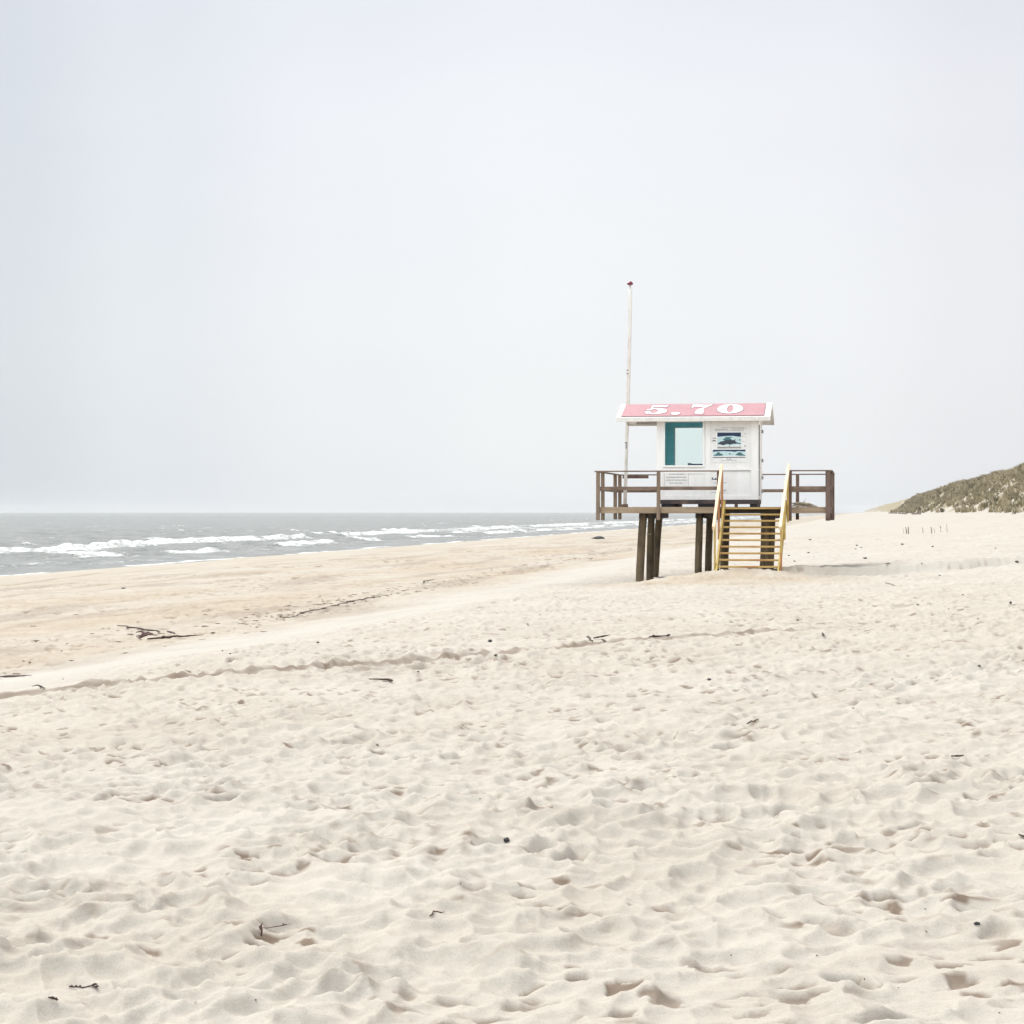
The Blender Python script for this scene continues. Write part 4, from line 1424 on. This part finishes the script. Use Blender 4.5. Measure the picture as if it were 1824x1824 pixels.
lump('round_stone', (902, 1499), 11, 9, M['stone'], 'single round black ball-like stone in the middle of the near sand', 'stone', seed=31, ragged=.06)
lump('beached_wreckage', (1067, 960), 20, 5.5, M['black'], 'dark washed-up bulky shape at the waterline left of the platform', 'wreckage', seed=32, ragged=.3, flatk=.5)
stick('driftwood_stick', (1054, 960), (1062, 959), .09, D, 'stick poking out left of the dark shape at the waterline', 'driftwood', SG, .05, seed=33)
named = [
    (873, 1143, 9, 5, 'dark wood lump right of centre between the platform and the wheel track', 41),
    (883, 1169, 7, 5, 'dark wood lump lying on the wheel track at the middle', 42),
    (566, 1145, 6, 3.5, 'small dark lump alone on the sand left of centre above the wheel track', 43),
    (220, 1049, 8, 4, 'small dark lump alone on the flat sand near the water at left', 44),
    (1800, 1075, 6, 5, 'dark lump at the right edge of the photo level with the platform stairs', 45),
    (1744, 1187, 7, 4, 'black pebble near the right edge above the trampled sand', 46),
    (1263, 1211, 9, 3, 'flat black chip alone on the sand below the stairs', 47),
    (1421, 1105, 7, 3, 'small black chip on the sand just below the stairs mound', 48),
    (1541, 995, 9, 3, 'dark flat stone behind the sand lip right of the stairs', 49),
    (1607, 970, 7, 2.6, 'black pebble below the stakes, left one', 50),
    (1661, 974, 5, 2.6, 'black pebble below the stakes, right one', 51),
    (1811, 1003, 8, 5, 'dark wood lump far right below the grassy dune', 52),
    (1740, 1647, 14, 6, 'dark grey half-buried piece in the near sand at right', 53),
    (1443, 962, 7, 2.4, 'dark pebble just right of the platform corner post', 54),
    (1344, 1289, 4, 3, None, 55), (672, 1328, 6, 3.2, 'tiny dark pebble in mid sand at left centre', 56),
]
PG = 'pebbles and chips on the sand'
for (x, y, w, h, lab, sd_) in named:
    if lab:
        lump('pebble', (x, y), w, h, M['stone'] if sd_ % 2 else M['stone2'], lab, 'pebble', PG, sd_)
src = bpy.data.objects['pebble']
fill = [(1526, 972), (1534, 976), (1524, 978), (1642, 1005), (1625, 1020), (1674, 1026), (1773, 977), (855, 1424), (820, 1574), (1455, 1703), (1648, 1620), (1650, 1660), (1302, 1702), (348, 1786), (455, 1782),
        (1405, 990), (1415, 1000), (1440, 985), (690, 1159), (745, 1197), (765, 1100), (1170, 1128), (1366, 1230), (1590, 1210), (1690, 1085), (1715, 1060), (1635, 1078), (1742, 1103), (1520, 1262), (940, 1112), (1600, 1760), (1540, 1745), (1780, 1805), (110, 1160), (112, 1210), (410, 1165), (396, 1160)]
FILL_LABELS = ['tiny dark crumb on bright sand right of the platform, upper of three', 'tiny dark crumb on bright sand right of the platform, rightmost of three', 'tiny dark crumb on bright sand right of the platform, lowest of three',
    'tiny crumb between the stakes and the slanted brown stick, upper one', 'tiny crumb between the stakes and the slanted brown stick, middle one', 'tiny crumb just right above the slanted brown stick',
    'tiny crumb on pale sand under the grassy dune near the right edge', 'tiny crumb above and left of the round black stone', 'tiny crumb below and left of the round black stone',
    'crumb near the bottom of the picture, right of centre', 'crumb in the near right sand, upper of a pair', 'crumb in the near right sand, lower of a pair', 'lone crumb in the near sand straight below the stairs',
    'crumb near the bottom edge, left of centre', 'crumb near the bottom edge, just right of another at left of centre', 'tiny crumb just right of the foot of the stairs, lower left one', 'tiny crumb right of the foot of the stairs, on the sand lip',
    'tiny crumb right of the stairs, above the sand lip', 'tiny crumb above the wheel track at left centre', 'tiny crumb on the near side of the wheel track at left centre', 'tiny crumb between seaweed line and wheel track',
    'tiny crumb just above the knotted driftwood branch', 'tiny crumb in trampled sand straight below the stairs mound', 'tiny crumb in mid sand right of the stairs, left of the black pebble', 'tiny crumb right of the short upright-looking stick',
    'tiny crumb on smooth sand at far right, upper one', 'tiny crumb on smooth sand at far right, left one', 'tiny crumb on smooth sand at far right, lower one', 'tiny crumb right of the black wing-shaped chip',
    'tiny crumb left of the trio of driftwood sticks', 'crumb in the bottom right sand, upper left one', 'crumb in the bottom right sand, left of another', 'crumb in the bottom right corner of the sand', 'tiny crumb on the lower beach left of the branch pile',
    'tiny crumb at the left on the edge of the white sand bank', 'tiny crumb right of the branch pile, right one', 'tiny crumb right of the branch pile, left one']
for i, (x, y) in enumerate(fill):
    P = at(x, y); P.z = ground(P.x, P.y)
    o = src.copy(); COL.objects.link(o)
    o.location = P
    k = P.y / src.location.y * random.uniform(.35, .6)
    o.scale = (k, k, k * random.uniform(.7, 1.1))
    o.rotation_euler = (0, 0, random.uniform(0, 6.28))
    o['label'] = FILL_LABELS[i]; o['group'] = 'tiny dark crumbs on the sand'

# litter of the tide line: uncountable crumbs of weed, one object
def litter():
    V, Fc = [], []
    cnt = 0
    tx = []
    for _ in range(330):
        k = random.random()
        x = 430 + 700 * k
        y = 1112 - 135 * k ** .9 + random.gauss(0, 9) * (1.1 - .8 * k)
        tx.append((x, y))
    for _ in range(70):
        tx.append((random.uniform(0, 500), random.uniform(1090, 1215)))
    for (x, y) in tx:
        y = max(y, 968)
        P = at(x, y)
        s, t, sw = zones(np.array([P.x]), np.array([P.y]))
        if sw[0] < 11.2: continue
        zg = ground(P.x, P.y)
        a = random.uniform(-.5, .5) + random.choice((0, 0, 1.2))
        l = random.uniform(.02, .075) * (1 + P.y / 120); w = random.uniform(.006, .018)
        dx, dy = math.cos(a) * l, math.sin(a) * l
        nx, ny = -math.sin(a) * w, math.cos(a) * w
        h = random.uniform(.006, .018)
        b_ = len(V)
        V += [(P.x - dx - nx, P.y - dy - ny, zg), (P.x + dx - nx, P.y + dy - ny, zg), (P.x + dx + nx, P.y + dy + ny, zg), (P.x - dx + nx, P.y - dy + ny, zg),
              (P.x - dx * .7, P.y - dy * .7, zg + h), (P.x + dx * .6, P.y + dy * .6, zg + h)]
        Fc += [(b_, b_ + 1, b_ + 5, b_ + 4), (b_ + 2, b_ + 3, b_ + 4, b_ + 5), (b_ + 1, b_ + 2, b_ + 5), (b_ + 3, b_, b_ + 4)]
    me = bpy.data.meshes.new('seaweed_litter')
    me.from_pydata(V, [], Fc)
    me.materials.append(M['driftlt'])
    o = bpy.data.objects.new('seaweed_litter', me)
    COL.objects.link(o)
    tag(o, 'fine brown seaweed crumbs along the tide line', 'seaweed', kind='stuff')


litter()

# ------------------------------------------------------------------ stakes, dune fences, far marks
SK = 'thin stakes stuck in the sand below the dunes'
stk = [(1614.5, 939, 950.5, .045, 'short dark stake, left one of the close pair in the sand'),
       (1618, 938.5, 951, .05, 'short dark stake, right one of the close pair in the sand'),
       (1644, 939.5, 949.5, .025, 'thin pale stake midway between the stake pair and the last stakes'),
       (1659.5, 939, 950, .045, 'dark single stake right of the middle of the stake row'),
       (1665, 942, 949.5, .02, 'very thin low stem just right of the dark single stake'),
       (1687, 933, 948, .02, 'tallest and rightmost thin leaning stem of the stake row'),
       (1609.5, 940, 950, .015, 'thin pale stem left of the close pair of stakes')]
for (px, yt, yb, r, lab) in stk:
    P = at(px, yb); P.z = ground(P.x, P.y)
    h = (yb - yt) * P.y / F
    r *= .65
    o = MB().tube([(0, 0, -.15), (0, 0, h * .5), (-.05 if r < .03 else .0, 0, h)], [r, r, r * .8], 8, .05).build('wooden_stake', M['stake'], None)
    o.location = P
    tag(o, lab, 'stake', SK)
P = at(1675, 948); P.z = ground(P.x, P.y)
dp = MB()
dp.tube([(0, 0, -.1), (.02, 0, .25), (0, 0, .45)], [.015, .012, .006], 6)
for a in (-1, 1, .4):
    dp.tube([(.01, 0, .26), (.12 * a, 0, .42 - .05 * a)], [.01, .004], 6)
o = dp.build('dry_plant', M['stake'], None); o.location = P
tag(o, 'small dry branching plant among the stakes', 'plant')


def fence(a, c, n, h, label, solid=False):
    A, B = at(*a), at(*c)
    root = empty('brushwood_fence', Vector((A.x, A.y, ground(A.x, A.y, False))))
    tag(root, label, 'fence', 'sand fences at the foot of the dunes')
    d = B - A
    for i in range(n):
        P = A + d * (i / (n - 1))
        zg = ground(P.x, P.y, False) - root.location.z
        MB().tube([(P.x - A.x, P.y - A.y, zg - .2), (P.x - A.x, P.y - A.y, zg + h)], .07, 6).build('fence_post', M['stake'], root)
    mb = MB()
    for i in range(n - 1):
        for j in range(10):
            P = A + d * ((i + j / 10) / (n - 1)); Q = A + d * ((i + (j + .93) / 10) / (n - 1))
            zg = ground(P.x, P.y, False) - root.location.z
            hh_ = h * random.uniform(.35, .7)
            off = Vector((-A.x, -A.y, 0))
            mb.beam(Vector((P.x, P.y, 0)) + off + Vector((0, 0, zg + hh_ / 2)), Vector((Q.x, Q.y, 0)) + off + Vector((0, 0, zg + hh_ / 2)), .08, hh_)
    mb.build('brushwood_panel', M['stake'], root)


fence((1583, 914.5), (1598, 915.0), 5, .8, 'low brown brushwood fence, leftmost at the foot of the far dunes')
fence((1600, 915.6), (1616, 915.8), 5, .8, 'low brown brushwood fence, middle one at the foot of the far dunes')
fence((1624, 916.4), (1640, 916.6), 5, .8, 'low brown brushwood fence, right one where the grassy dune begins')

for (px, py, w, h, lab) in ((1314.5, 924, 3.5, 3.5, 'tiny dark far-off block seen between the top stair treads, left'), (1321, 924, 5, 2.2, 'tiny brown far-off log seen between the top stair treads, middle'), (1329.5, 924, 1.5, 2.5, 'tiny dark far-off stump seen between the top stair treads, right')):
    lump('distant_log', (px, py), w, h, M['stake'], lab, 'driftwood', SG, int(px), .3, flatk=.5)

# ------------------------------------------------------------------ sea air
hz = MB().box(-12500, 12500, -9500, 12500, -8.5, 40).build('haze', M['white'])
hz.data.materials.clear()
hm = bpy.data.materials.new('sea_air')
hm.use_nodes = True
ht = hm.node_tree
ht.nodes.clear()
pv = N(ht, 'ShaderNodeVolumePrincipled')
pv.inputs['Color'].default_value = (.77, .795, .82, 1)
pv.inputs['Density'].default_value = .00009
pv.inputs['Anisotropy'].default_value = .2
ho = N(ht, 'ShaderNodeOutputMaterial')
L(ht, pv, 0, ho, 'Volume')
hz.data.materials.append(hm)
tag(hz, 'thin pale sea air over beach and water', 'haze', kind='stuff')
